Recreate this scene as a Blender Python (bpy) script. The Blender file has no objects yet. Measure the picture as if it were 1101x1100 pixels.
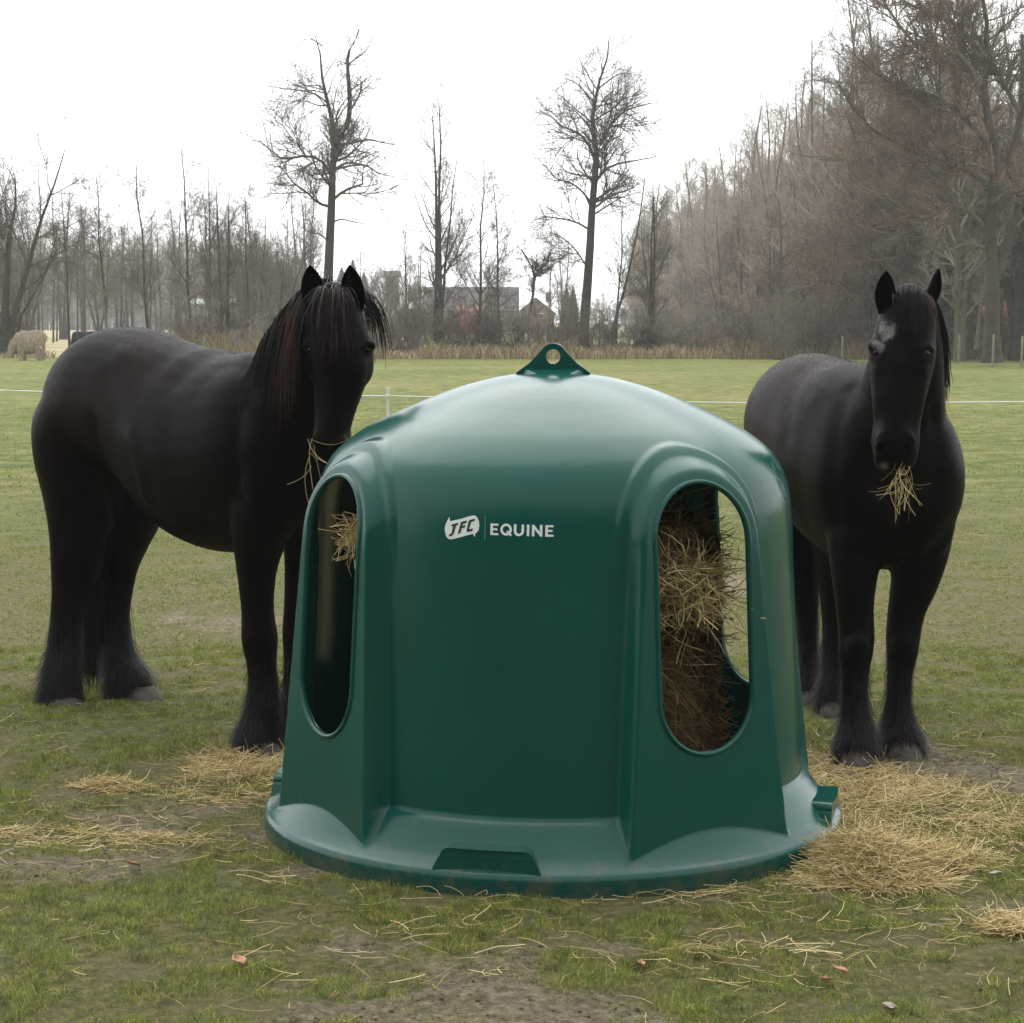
import bpy, bmesh, math, random
import numpy as np
from mathutils import Vector, Matrix
from mathutils.bvhtree import BVHTree
from mathutils.geometry import tessellate_polygon
PI = math.pi
sc = bpy.context.scene
col = sc.collection

# ------------------------------------------------------------------ camera
F = 2200.0
CAMH = 1.77
PITCH = math.atan(205.0 / F)
cam_d = bpy.data.cameras.new('camera')
cam_d.sensor_width = 36.0
cam_d.lens = 36.0 * F / 1101.0
cam_d.clip_end = 4000
cam = bpy.data.objects.new('camera', cam_d)
col.objects.link(cam)
cam.location = (0, 0, CAMH)
cam.rotation_euler = (PI / 2 - PITCH, 0, 0)
sc.camera = cam

def at(px, py, Y):
    """world point at distance Y seen at photo pixel px, py"""
    x = (px - 550.5) / F
    y = (550.0 - py) / F
    dy = math.cos(PITCH) + y * math.sin(PITCH)
    dz = -math.sin(PITCH) + y * math.cos(PITCH)
    t = Y / dy
    return Vector((x * t, Y, CAMH + dz * t))

def ground_at(px, py):
    y = (550.0 - py) / F
    dy = math.cos(PITCH) + y * math.sin(PITCH)
    dz = -math.sin(PITCH) + y * math.cos(PITCH)
    t = -CAMH / dz
    return Vector(((px - 550.5) / F * t, t * dy, 0))

# ------------------------------------------------------------------ materials
def new_mat(name):
    m = bpy.data.materials.new(name)
    m.use_nodes = True
    nt = m.node_tree
    b = nt.nodes['Principled BSDF']
    return m, nt, b

def N(nt, typ, **kw):
    n = nt.nodes.new(typ)
    for k, v in kw.items():
        if k in n.inputs:
            n.inputs[k].default_value = v
        else:
            setattr(n, k, v)
    return n

def ramp(nt, fac, stops):
    r = nt.nodes.new('ShaderNodeValToRGB')
    el = r.color_ramp.elements
    while len(el) > 1:
        el.remove(el[-1])
    el[0].position = stops[0][0]
    el[0].color = (*stops[0][1], 1)
    for p, c in stops[1:]:
        e = el.new(p)
        e.color = (*c, 1)
    nt.links.new(fac, r.inputs[0])
    return r.outputs[0]

def mix(nt, fac, a, b, blend='MIX'):
    n = nt.nodes.new('ShaderNodeMix')
    n.data_type = 'RGBA'
    n.blend_type = blend
    for sock, v in ((n.inputs[0], fac), (n.inputs[6], a), (n.inputs[7], b)):
        if isinstance(v, bpy.types.NodeSocket):
            nt.links.new(v, sock)
        elif isinstance(v, tuple):
            sock.default_value = (*v, 1) if len(v) == 3 else v
        else:
            sock.default_value = v
    return n.outputs[2]

def noise(nt, scale, detail=4, rough=.55, vec=None):
    n = nt.nodes.new('ShaderNodeTexNoise')
    n.inputs['Scale'].default_value = scale
    n.inputs['Detail'].default_value = detail
    n.inputs['Roughness'].default_value = rough
    if vec is None:
        tc = nt.nodes.new('ShaderNodeTexCoord')
        vec = tc.outputs['Object']
    nt.links.new(vec, n.inputs['Vector'])
    return n.outputs[0]

def bump(nt, bsdf, h, strength=.3, dist=.01):
    b = nt.nodes.new('ShaderNodeBump')
    b.inputs['Strength'].default_value = strength
    b.inputs['Distance'].default_value = dist
    nt.links.new(h, b.inputs['Height'])
    nt.links.new(b.outputs[0], bsdf.inputs['Normal'])

def simple_mat(name, c, rough=.7, var=.25, scale=6, spec=.3, bmp=0, bscale=40):
    m, nt, b = new_mat(name)
    c2 = tuple(min(1, x * (1 - var)) for x in c)
    c3 = tuple(min(1, x * (1 + var)) for x in c)
    nt.links.new(ramp(nt, noise(nt, scale, 5), [(.3, c2), (.7, c3)]), b.inputs['Base Color'])
    b.inputs['Roughness'].default_value = rough
    b.inputs['Specular IOR Level'].default_value = spec
    if bmp:
        bump(nt, b, noise(nt, bscale, 4), bmp, .01)
    return m

def island_mat(name, stops, rough=.8, spec=.2, big=None, trans=0, fine=0):
    """colour varies from strand to strand"""
    m, nt, b = new_mat(name)
    g = nt.nodes.new('ShaderNodeNewGeometry')
    c = ramp(nt, g.outputs['Random Per Island'], stops)
    if big:
        c = mix(nt, ramp(nt, noise(nt, big[0], 3), [(.35, (0, 0, 0)), (.65, (1, 1, 1))]), c,
                mix(nt, 1.0, c, big[1], 'MULTIPLY'))
    if fine:
        c = mix(nt, 1.0, c, ramp(nt, noise(nt, fine, 5, .65), [(.34, (.42, .46, .42)), (.5, (.95, .95, .95)), (.64, (1.35, 1.25, 1.05))]), 'MULTIPLY')
    nt.links.new(c, b.inputs['Base Color'])
    b.inputs['Roughness'].default_value = rough
    b.inputs['Specular IOR Level'].default_value = spec
    if trans:
        t = nt.nodes.new('ShaderNodeBsdfTranslucent')
        nt.links.new(c, t.inputs[0])
        ms = nt.nodes.new('ShaderNodeMixShader')
        ms.inputs[0].default_value = trans
        nt.links.new(b.outputs[0], ms.inputs[1])
        nt.links.new(t.outputs[0], ms.inputs[2])
        nt.links.new(ms.outputs[0], nt.nodes['Material Output'].inputs[0])
    return m

# ------------------------------------------------------------------ object helpers
def tag(o, label=None, cat=None, group=None, kind=None):
    if label: o['label'] = label
    if cat: o['category'] = cat
    if group: o['group'] = group
    if kind: o['kind'] = kind
    return o

def empty(name, loc, rz=0, **kw):
    o = bpy.data.objects.new(name, None)
    col.objects.link(o)
    o.location = loc
    o.rotation_euler = (0, 0, rz)
    o.empty_display_size = .1
    return tag(o, **kw)

def link_mesh(name, me, parent=None, mat=None, smooth=False):
    if mat: me.materials.append(mat)
    if smooth:
        me.polygons.foreach_set('use_smooth', np.ones(len(me.polygons), bool))
    o = bpy.data.objects.new(name, me)
    col.objects.link(o)
    if parent is not None:
        o.parent = parent
        if parent.parent is None:
            o.location = -Vector(parent.location) if getattr(me, '_w', False) else (0, 0, 0)
    return o

def np_mesh(name, V, Fc, smooth=False):
    """V (n,3), Fc: list of (m,k) int arrays"""
    me = bpy.data.meshes.new(name)
    V = np.asarray(V, np.float32)
    if not isinstance(Fc, (list, tuple)): Fc = [Fc]
    Fc = [np.asarray(f, np.int32) for f in Fc if len(f)]
    me.vertices.add(len(V))
    me.vertices.foreach_set('co', V.ravel())
    nl = sum(f.size for f in Fc)
    npoly = sum(len(f) for f in Fc)
    me.loops.add(nl)
    me.polygons.add(npoly)
    me.loops.foreach_set('vertex_index', np.concatenate([f.ravel() for f in Fc]))
    tot = np.concatenate([np.full(len(f), f.shape[1], np.int32) for f in Fc])
    st = np.concatenate([[0], np.cumsum(tot)[:-1]]).astype(np.int32)
    me.polygons.foreach_set('loop_start', st)
    me.polygons.foreach_set('loop_total', tot)
    me.update(calc_edges=True)
    if smooth:
        me.polygons.foreach_set('use_smooth', np.ones(npoly, bool))
    return me

def place(name, V, Fc, mat, parent=None, smooth=False):
    """mesh given in world coordinates; origin moved to parent's origin (unrotated parents)"""
    V = np.asarray(V, float)
    if parent is not None:
        p = parent
        off = Vector((0, 0, 0))
        while p is not None:
            off += p.location
            p = p.parent
        V = V - np.array(off)
    me = np_mesh(name, V, Fc, smooth)
    me.materials.append(mat)
    o = bpy.data.objects.new(name, me)
    col.objects.link(o)
    o.parent = parent
    return o

class MB:
    def __init__(s): s.V = []; s.F = []
    def add(s, V, Fc):
        k = len(s.V); s.V += [tuple(v) for v in V]; s.F += [tuple(i + k for i in f) for f in Fc]
    def box(s, lo, hi):
        x0, y0, z0 = lo; x1, y1, z1 = hi
        s.add([(x0,y0,z0),(x1,y0,z0),(x1,y1,z0),(x0,y1,z0),(x0,y0,z1),(x1,y0,z1),(x1,y1,z1),(x0,y1,z1)],
              [(0,3,2,1),(4,5,6,7),(0,1,5,4),(1,2,6,5),(2,3,7,6),(3,0,4,7)])
    def build(s, name, mat, parent=None, bevel=0, smooth=False, local=False):
        me = bpy.data.meshes.new(name)
        off = Vector((0, 0, 0))
        p = parent
        while p is not None and not local:
            off += p.location; p = p.parent
        me.from_pydata([Vector(v) - off for v in s.V], [], s.F)
        me.materials.append(mat)
        me.update()
        if smooth: me.polygons.foreach_set('use_smooth', np.ones(len(me.polygons), bool))
        o = bpy.data.objects.new(name, me)
        col.objects.link(o)
        o.parent = parent
        if bevel:
            b = o.modifiers.new('bevel', 'BEVEL'); b.width = bevel; b.segments = 3; b.limit_method = 'ANGLE'
        return o

def unit(v, eps=1e-9):
    return v / (np.linalg.norm(v, axis=-1, keepdims=True) + eps)

def tubes(P, R, sides=3):
    """P (n,k,3), R (n,k) -> verts, quads"""
    n, k, _ = P.shape
    T = np.gradient(P, axis=1)
    T = unit(T)
    ref = np.where(np.abs(T[..., 2:3]) > .9, np.array([1., 0, 0]), np.array([0, 0, 1.]))
    A = unit(np.cross(T, ref)); B = np.cross(T, A)
    an = np.arange(sides) * 2 * PI / sides
    V = (P[:, :, None, :] + R[:, :, None, None] * (np.cos(an)[None, None, :, None] * A[:, :, None, :] + np.sin(an)[None, None, :, None] * B[:, :, None, :]))
    idx = np.arange(n * k * sides).reshape(n, k, sides)
    a = idx[:, :-1, :]; b = np.roll(a, -1, 2); d = idx[:, 1:, :]; c = np.roll(d, -1, 2)
    return V.reshape(-1, 3), np.stack([a, b, c, d], -1).reshape(-1, 4)

def ribbons(P, Wd, side):
    """flat tapered strands. P (n,k,3), Wd (n,k), side (n,3) or (n,k,3)"""
    n, k, _ = P.shape
    if side.ndim == 2: side = np.repeat(side[:, None, :], k, 1)
    L = P - side * Wd[..., None] * .5
    Rr = P + side * Wd[..., None] * .5
    V = np.stack([L, Rr], 2)
    idx = np.arange(n * k * 2).reshape(n, k, 2)
    q = np.stack([idx[:, :-1, 0], idx[:, :-1, 1], idx[:, 1:, 1], idx[:, 1:, 0]], -1).reshape(-1, 4)
    return V.reshape(-1, 3), q

def merge(parts):
    V = []; Q = []; k = 0
    for v, q in parts:
        V.append(v); Q.append(np.asarray(q) + k); k += len(v)
    return np.concatenate(V), np.concatenate(Q)

# value noise for numpy
_rg = np.random.RandomState(5)
_tab = _rg.rand(256, 256)
def vnoise(x, y):
    xi = np.floor(x).astype(int); yi = np.floor(y).astype(int)
    fx = x - xi; fy = y - yi
    fx = fx * fx * (3 - 2 * fx); fy = fy * fy * (3 - 2 * fy)
    g = lambda a, b: _tab[a % 256, b % 256]
    return (g(xi, yi) * (1 - fx) + g(xi + 1, yi) * fx) * (1 - fy) + (g(xi, yi + 1) * (1 - fx) + g(xi + 1, yi + 1) * fx) * fy
def fbm(x, y, o=4):
    s = 0; a = .5; t = 0
    for i in range(o):
        s = s + a * vnoise(x * 2 ** i + 17.3 * i, y * 2 ** i + 9.1 * i); t += a; a *= .5
    return s / t
# ------------------------------------------------------------------ world and sun
w = bpy.data.worlds.new('World'); sc.world = w; w.use_nodes = True
nt = w.node_tree
bg = nt.nodes['Background']; bg.inputs[1].default_value = .12
sky = nt.nodes.new('ShaderNodeTexSky'); sky.sky_type = 'NISHITA'; sky.sun_disc = False
SUN_EL, SUN_AZ = math.radians(62), math.radians(-8)      # azimuth from +Y towards +X
sky.sun_elevation = SUN_EL; sky.sun_rotation = SUN_AZ
sky.air_density = 1.5; sky.dust_density = 3
tc = nt.nodes.new('ShaderNodeTexCoord'); sp = nt.nodes.new('ShaderNodeSeparateXYZ')
nt.links.new(tc.outputs['Generated'], sp.inputs[0])
mr = nt.nodes.new('ShaderNodeMapRange')
nt.links.new(sp.outputs['Z'], mr.inputs[0])
mr.inputs[1].default_value = 0; mr.inputs[2].default_value = .9
cloud = ramp(nt, mr.outputs[0], [(0, (.80, .82, .84)), (.35, (.86, .885, .91)), (1, (1, 1, 1))])
my = nt.nodes.new('ShaderNodeMapRange')                    # cloud deck brighter on the sun's side, dimmed behind to darken feeder reflections
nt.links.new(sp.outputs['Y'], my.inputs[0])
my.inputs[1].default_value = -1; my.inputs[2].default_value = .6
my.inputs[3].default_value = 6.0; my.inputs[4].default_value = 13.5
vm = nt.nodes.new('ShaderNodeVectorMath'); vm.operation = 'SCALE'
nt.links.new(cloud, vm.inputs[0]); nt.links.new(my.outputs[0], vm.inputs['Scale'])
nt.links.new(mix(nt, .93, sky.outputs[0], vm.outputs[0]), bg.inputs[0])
sd = bpy.data.lights.new('sun', 'SUN'); sd.energy = 1.3; sd.angle = math.radians(70); sd.color = (1, .965, .92)
so = bpy.data.objects.new('sun', sd); col.objects.link(so)
dv = Vector((math.sin(SUN_AZ) * math.cos(SUN_EL), math.cos(SUN_AZ) * math.cos(SUN_EL), math.sin(SUN_EL)))
so.rotation_euler = dv.to_track_quat('Z', 'Y').to_euler(); so.location = (0, 0, 30)
sc.view_settings.view_transform = 'Standard'; sc.view_settings.look = 'None'
sc.view_settings.exposure = .6; sc.view_settings.gamma = 1
cy = sc.cycles
cy.max_bounces = 6; cy.diffuse_bounces = 3; cy.glossy_bounces = 3; cy.transmission_bounces = 2; cy.volume_bounces = 1
cy.use_denoising = True
try: cy.denoiser = 'OPENIMAGEDENOISE'
except Exception: pass
# ------------------------------------------------------------------ ground
FX, FY = .145, 7.19                      # centre of the feeder
_dr = np.random.RandomState(12)
DIPS = [(FX + (1.15 + .9 * _dr.rand()) * math.cos(a_), FY + (1.15 + 1.1 * _dr.rand()) * math.sin(a_), _dr.uniform(.05, .075), _dr.uniform(.008, .022)) for a_ in _dr.uniform(-PI, PI, 46)] + [(_dr.uniform(-2.2, 2.2), _dr.uniform(4.7, 6.2), _dr.uniform(.05, .07), _dr.uniform(.008, .02)) for _ in range(26)]
def gh(x, y):
    """ground height"""
    near = np.clip((60 - y) / 40, 0, 1)
    h = (fbm(x * 1.6 + 40, y * 1.6 + 11, 4) - .5) * .05 + (fbm(x * 9, y * 9, 3) - .5) * .034 * np.clip((16 - y) / 8, 0, 1)
    d = np.hypot(x - FX, y - FY)
    flat = np.clip((d - 1.0) / .5, .25, 1)
    s = 0
    for (px_, py_, r_, dp) in DIPS: s = s + dp * (1.15 * np.exp(-(((x - px_) ** 2 + (y - py_) ** 2) / r_ ** 2)) - .45 * np.exp(-(((x - px_) ** 2 + (y - py_) ** 2) / (1.9 * r_) ** 2)))
    return h * near * flat - .004 - s * np.clip((d - .98) / .1, 0, 1)
def mud_mask(x, y):
    """1 = bare trodden earth"""
    m = .72 * fbm(x * 1.15 + 3, y * 1.0 + 8, 6) + .28 * fbm(x * 6.5 + 3, y * 6.0 + 8, 4)
    d = np.hypot(x - FX, y - FY)
    m2 = m + .13 * np.exp(-((d - 1.35) / .55) ** 2)          # worn ring round the feeder
    m2 = m2 + .06 * np.clip((y - 8.5) / 2, 0, 1) * np.clip((15 - y) / 4, 0, 1) - .12 * np.clip((y - 15) / 8, 0, 1)
    m2 = m2 + .05 * np.clip((6.6 - y) / 1.2, 0, 1)
    return np.clip((m2 - .625) / .10, 0, 1)

def axis(lo, hi, step, far, g=1.16):
    a = list(np.arange(lo, hi, step)); s = step
    while a[-1] < far: s *= g; a.append(a[-1] + s)
    return a
ys = axis(3.6, 17, .035, 1600, 1.12)
ys = [-1500, -300, -60, -10, 0, 2, 3, 3.4] + ys
xp = axis(0, 4.6, .035, 900, 1.14)
xs = [-v for v in xp[:0:-1]] + xp
X, Y = np.meshgrid(np.array(xs), np.array(ys))
Z = gh(X, Y)
V = np.stack([X, Y, Z], -1).reshape(-1, 3)
ny, nx = X.shape
idx = np.arange(ny * nx).reshape(ny, nx)
Q = np.stack([idx[:-1, :-1], idx[:-1, 1:], idx[1:, 1:], idx[1:, :-1]], -1).reshape(-1, 4)
me = np_mesh('ground', V, Q, True)
at_ = me.attributes.new('mud', 'FLOAT', 'POINT')
at_.data.foreach_set('value', mud_mask(V[:, 0], V[:, 1]).astype(np.float32))
m, nt, b = new_mat('pasture_soil')
A = nt.nodes.new('ShaderNodeAttribute'); A.attribute_name = 'mud'
n1 = noise(nt, 3, 8, .7); n2 = noise(nt, 26, 12, .80); n3 = noise(nt, .35, 6, .65)
turf = ramp(nt, n2, [(.36, (.036, .046, .012)), (.46, (.105, .118, .030)), (.53, (.185, .180, .060)), (.62, (.36, .31, .15))])
turf = mix(nt, ramp(nt, n1, [(.35, (0, 0, 0)), (.65, (.75, .75, .75))]), turf, (.185, .160, .090))
mud = ramp(nt, n2, [(.34, (.055, .045, .028)), (.44, (.16, .133, .086)), (.52, (.25, .21, .14)), (.64, (.43, .37, .26))])
near = mix(nt, A.outputs['Fac'], turf, mud)
geo = nt.nodes.new('ShaderNodeNewGeometry'); sx = nt.nodes.new('ShaderNodeSeparateXYZ')
nt.links.new(geo.outputs['Position'], sx.inputs[0])
nf = noise(nt, .12, 7, .6)
mid = ramp(nt, nf, [(.32, (.075, .112, .020)), (.46, (.13, .165, .032)), (.58, (.22, .21, .065)), (.70, (.28, .25, .11))])
mid = mix(nt, .62, mid, ramp(nt, noise(nt, 1.9, 10, .8), [(.40, (.042, .066, .012)), (.5, (.145, .165, .036)), (.60, (.33, .28, .13))]))
f1 = nt.nodes.new('ShaderNodeMapRange'); nt.links.new(sx.outputs['Y'], f1.inputs[0])
f1.inputs[1].default_value = 13; f1.inputs[2].default_value = 24
c = mix(nt, f1.outputs[0], near, mid)
straw = ramp(nt, noise(nt, .06, 6, .6), [(.35, (.30, .26, .13)), (.55, (.40, .34, .19)), (.7, (.27, .27, .11))])
f2 = nt.nodes.new('ShaderNodeMapRange'); nt.links.new(sx.outputs['Y'], f2.inputs[0])
f2.inputs[1].default_value = 98; f2.inputs[2].default_value = 103
c = mix(nt, f2.outputs[0], c, straw)
nt.links.new(c, b.inputs['Base Color'])
b.inputs['Roughness'].default_value = .9; b.inputs['Specular IOR Level'].default_value = .15
bump(nt, b, noise(nt, 45, 10, .8), 1.0, .035)
g = link_mesh('ground', me, None, m)
tag(g, kind='structure')

# ------------------------------------------------------------------ grass blades
def blades(seed, x0, x1, y0, y1, count, hmin, hmax, wd, keep):
    rg = np.random.RandomState(seed)
    x = rg.uniform(x0, x1, count); y = rg.uniform(y0, y1, count)
    # tufting
    d = fbm(x * 7, y * 7, 4)
    mm = mud_mask(x, y)
    p = keep * (1 - .72 * mm) * np.clip((d - .30) * 3.6, .10, 1)
    inside = np.abs(x) < y * .255 + 1.3
    r0 = np.hypot(x - FX, y - FY) > 1.03
    k = (rg.rand(count) < p) & inside & r0
    x, y, d, mm = x[k], y[k], d[k], mm[k]; n = len(x)
    h = rg.uniform(hmin, hmax, n) * (.25 + 1.9 * np.clip(d - .2, 0, 1)) * (1 - .4 * mm)
    an = rg.uniform(0, 2 * PI, n); lean = rg.uniform(.3 + .5 * (y0 > 10), 1.9, n)
    base = np.stack([x, y, gh(x, y) - .003], -1)
    dirh = np.stack([np.cos(an), np.sin(an), np.zeros(n)], -1)
    P = np.zeros((n, 3, 3))
    P[:, 0] = base
    P[:, 1] = base + dirh * (h * lean * .28)[:, None] + np.array([0, 0, 1]) * (h * .62)[:, None]
    P[:, 2] = base + dirh * (h * lean * .85)[:, None] + np.array([0, 0, 1]) * (h * (1 - .22 * lean))[:, None]
    sa = rg.uniform(0, PI, n)
    side = np.stack([np.cos(sa), np.sin(sa) * .4, np.zeros(n)], -1)
    wv = rg.uniform(.6, 1.3, n) * wd
    return ribbons(P, np.stack([wv, wv * .85, wv * .1], -1), side)
parts = [blades(1, -2.6, 2.9, 4.4, 7.2, 330000, .010, .030, .0026, 1),
         blades(2, -3.2, 3.6, 7.2, 11, 250000, .012, .032, .0034, 1),
         blades(3, -5.5, 5.5, 11, 18, 130000, .012, .028, .005, 1),
         blades(4, -11, 11, 18, 42, 90000, .012, .028, .012, 1)]
V, Q = merge(parts)
gm = island_mat('grass_blades', [(0, (.100, .160, .028)), (.35, (.175, .245, .042)), (.6, (.26, .295, .070)), (.78, (.26, .27, .080)), (.9, (.35, .31, .15)), (1, (.50, .42, .24))],
                .75, .25, (1.2, (.85, .85, .65)), .4, 13)
o = place('grass', V, Q, gm); tag(o, kind='stuff', cat='grass', label='short patchy pasture grass over trodden earth')

# crumbs of trodden earth
rg = np.random.RandomState(8); n = 30000
x = rg.uniform(-3.2, 3.6, n); y = 4.5 + 7.5 * rg.rand(n) ** 1.5; k = (rg.rand(n) < .08 + .92 * mud_mask(x, y)) & (np.hypot(x - FX, y - FY) > 1.05) & (np.abs(x) < y * .26 + 1); x, y = x[k], y[k]; n = len(x)
r = .0018 + .0065 * rg.rand(n) ** 5
oc = np.array([[1, 0, 0], [0, 1, 0], [-1, 0, 0], [0, -1, 0], [0, 0, 1], [0, 0, -1.]])
Vc = oc[None] * r[:, None, None] * rg.uniform(.6, 1.35, (n, 6, 1)) * np.array([1, 1, .65]) + rg.randn(n, 6, 3) * (r * .22)[:, None, None] + np.stack([x, y, gh(x, y) + r * .3], -1)[:, None]
T = np.array([[0, 1, 4], [1, 2, 4], [2, 3, 4], [3, 0, 4], [1, 0, 5], [2, 1, 5], [3, 2, 5], [0, 3, 5]])
o = place('soil_crumbs', Vc.reshape(-1, 3), (np.arange(n) * 6)[:, None, None].repeat(8, 1).repeat(3, 2).reshape(-1, 3) + np.tile(T, (n, 1)), island_mat('crumbs', [(0, (.06, .048, .032)), (.6, (.13, .105, .07)), (1, (.22, .185, .13))], .95, .1))
tag(o, kind='stuff', cat='soil', label='crumbs of trodden earth between the grass tufts')
# ------------------------------------------------------------------ hay feeder
m, nt, b = new_mat('green_polyethylene')
c = ramp(nt, noise(nt, 1.6, 5), [(.3, (.0010, .056, .044)), (.7, (.0014, .070, .055))])
scr = ramp(nt, noise(nt, 60, 8, .8), [(.66, (0, 0, 0)), (.74, (1, 1, 1))])
vr = nt.nodes.new('ShaderNodeTexNoise'); vr.inputs['Scale'].default_value = 2.2
c2 = mix(nt, .05, c, (.12, .2, .17))
c = mix(nt, scr, c, c2)
# chalky rubbing on the shoulder that the horses scrape
geo = nt.nodes.new('ShaderNodeNewGeometry')
dist = nt.nodes.new('ShaderNodeVectorMath'); dist.operation = 'DISTANCE'
nt.links.new(geo.outputs['Position'], dist.inputs[0]); dist.inputs[1].default_value = (.86, 6.98, 1.2)
nr = noise(nt, 26, 8, .8)
ad = nt.nodes.new('ShaderNodeMath'); ad.operation = 'MULTIPLY_ADD'
nt.links.new(dist.outputs['Value'], ad.inputs[0]); ad.inputs[1].default_value = -1.3; nt.links.new(nr, ad.inputs[2])
c = mix(nt, ramp(nt, ad.outputs[0], [(.36, (0, 0, 0)), (.52, (.55, .55, .55))]), c, (.28, .37, .35))
sz = nt.nodes.new('ShaderNodeSeparateXYZ'); nt.links.new(geo.outputs['Position'], sz.inputs[0])
dm = nt.nodes.new('ShaderNodeMath'); dm.operation = 'MULTIPLY_ADD'; nt.links.new(sz.outputs['Z'], dm.inputs[0]); dm.inputs[1].default_value = -1.5
nt.links.new(noise(nt, 14, 10, .8), dm.inputs[2])
c = mix(nt, ramp(nt, dm.outputs[0], [(.40, (0, 0, 0)), (.56, (.55, .55, .55))]), c, (.10, .085, .055))          # dried mud on the foot
mps = nt.nodes.new('ShaderNodeMapping'); mps.inputs['Scale'].default_value = (9, 9, 1.2); mps.inputs['Rotation'].default_value = (0, .5, .3)
tcs = nt.nodes.new('ShaderNodeTexCoord'); nt.links.new(tcs.outputs['Object'], mps.inputs[0])
c = mix(nt, ramp(nt, noise(nt, 9, 12, .85, mps.outputs[0]), [(.655, (0, 0, 0)), (.70, (.28, .28, .28))]), c, (.16, .25, .22))  # rubbed streaks
nt.links.new(c, b.inputs['Base Color'])
b.inputs['Specular IOR Level'].default_value = .33
nt.links.new(ramp(nt, noise(nt, 5, 7, .7), [(.3, (.18, .18, .18)), (.7, (.25, .25, .25))]), b.inputs['Roughness'])
bn = nt.nodes.new('ShaderNodeMath'); bn.operation = 'MULTIPLY_ADD'
nt.links.new(noise(nt, 9, 2), bn.inputs[0]); bn.inputs[1].default_value = 1.0
nt.links.new(ramp(nt, noise(nt, 160, 3), [(0, (0, 0, 0)), (1, (.05, .05, .05))]), bn.inputs[2])
bump(nt, b, bn.outputs[0], .25, .006)
GREEN = m

prof = [(1.022, -.02), (1.024, .03), (1.023, .052), (1.016, .064), (1.002, .073), (.965, .105), (.93, .145), (.905, .178), (.892, .193), (.881, .202), (.8765, .212), (.875, .235),
        (.872, .30), (.862, .50), (.851, .75), (.842, .95), (.836, 1.08), (.828, 1.16), (.814, 1.225), (.787, 1.285), (.742, 1.337),
        (.674, 1.388), (.60, 1.428), (.50, 1.473), (.40, 1.514), (.29, 1.551), (.18, 1.577), (.08, 1.589), (.004, 1.592)]
pr = np.array(prof)
# Catmull-Rom resample to 7 mm
pts = []
for i in range(len(pr) - 1):
    p0, p1, p2, p3 = pr[max(i - 1, 0)], pr[i], pr[i + 1], pr[min(i + 2, len(pr) - 1)]
    n = max(1, int(np.linalg.norm(p2 - p1) / .007))
    for k in range(n):
        t = k / n
        pts.append(.5 * ((2 * p1) + (-p0 + p2) * t + (2 * p0 - 5 * p1 + 4 * p2 - p3) * t * t + (-p0 + 3 * p1 - 3 * p2 + p3) * t ** 3))
pts.append(pr[-1]); pts = np.array(pts)
NA = 840
DOORS = [math.radians(a) for a in (32, 122, 212, 302)]
az = np.arange(NA) * 2 * PI / NA
R0 = np.repeat(pts[:, 0:1], NA, 1); ZZ = np.repeat(pts[:, 1:2], NA, 1).copy(); AZ = np.repeat(az[None, :], len(pts), 0).copy()
def Dz(z): return .928 - .060 * (z - .1) / 1.0 - .040 * np.clip((z - 1.0) / .34, 0, 1) ** 2
CZ, AR = 1.068, .272
def sd_arch(u, z):
    Wd = .338 - (.338 - AR) * np.clip((z - .1) / (CZ - .1), 0, 1)
    lower = Wd - np.abs(u)
    upper = AR - np.hypot(u, z - CZ)
    return np.where(z > CZ, upper, lower)
OW, OT, OB = .186, 1.075, .582
def sd_open(u, z):
    zc = np.clip(z, OB, OT)
    return np.hypot(u, z - zc) - OW
def sstep(a, b, x):
    t = np.clip((x - a) / (b - a), 0, 1); return t * t * (3 - 2 * t)
Rr = R0.copy()
hole = np.zeros(R0.shape, bool); PX = None
for dz_ in DOORS:
    da = (AZ - dz_ + PI) % (2 * PI) - PI
    near = np.abs(da) < .75
    D = Dz(ZZ); cs = np.cos(np.where(near, da, 0))
    rp = D / cs; u = D * np.tan(np.where(near, da, 0))
    s = sd_arch(u, ZZ)
    wdt = .030 + .022 * np.clip((ZZ - .2) / .9, 0, 1)
    mk = sstep(0, 1, s / wdt)
    flange = .22 * sstep(-.042, -.030, s) * sstep(.92, 1.22, ZZ)
    mk = np.maximum(mk, flange * (1 - mk) + mk)
    rn = R0 + np.maximum(rp - R0, 0) * mk
    Rr = np.where(near & (rn > Rr), rn, Rr)
Vx = np.stack([FX + Rr * np.sin(AZ), FY - Rr * np.cos(AZ), ZZ], -1)
# openings: snap the nearest grid vertices on to the outline, drop the faces inside
inside = np.zeros(R0.shape, bool)
for dz_ in DOORS:
    da = (AZ - dz_ + PI) % (2 * PI) - PI
    D = Dz(ZZ); near = np.abs(da) < .5
    u = D * np.tan(np.where(near, da, 1.2))
    s = sd_open(u, ZZ)
    sel = near & (np.abs(s) < .0052)
    zc = np.clip(ZZ, OB, OT)
    gx, gz = u, ZZ - zc; gl = np.hypot(gx, gz) + 1e-9
    un = u - s * gx / gl; zn = ZZ - s * gz / gl
    Dn = Dz(zn)
    nrm = (math.sin(dz_), -math.cos(dz_)); tg = (math.cos(dz_), math.sin(dz_))
    P = np.stack([FX + Dn * nrm[0] + un * tg[0], FY + Dn * nrm[1] + un * tg[1], zn], -1)
    Vx[sel] = P[sel]
    inside |= near & (s < -.0001) & ~sel
npz = len(pts)
idx = np.arange(npz * NA).reshape(npz, NA)
a = idx[:-1]; bq = np.roll(a, -1, 1); d = idx[1:]; cq = np.roll(d, -1, 1)
Q = np.stack([a, bq, cq, d], -1).reshape(-1, 4)
ins = inside.reshape(-1)
Q = Q[~ins[Q].any(1)]
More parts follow.
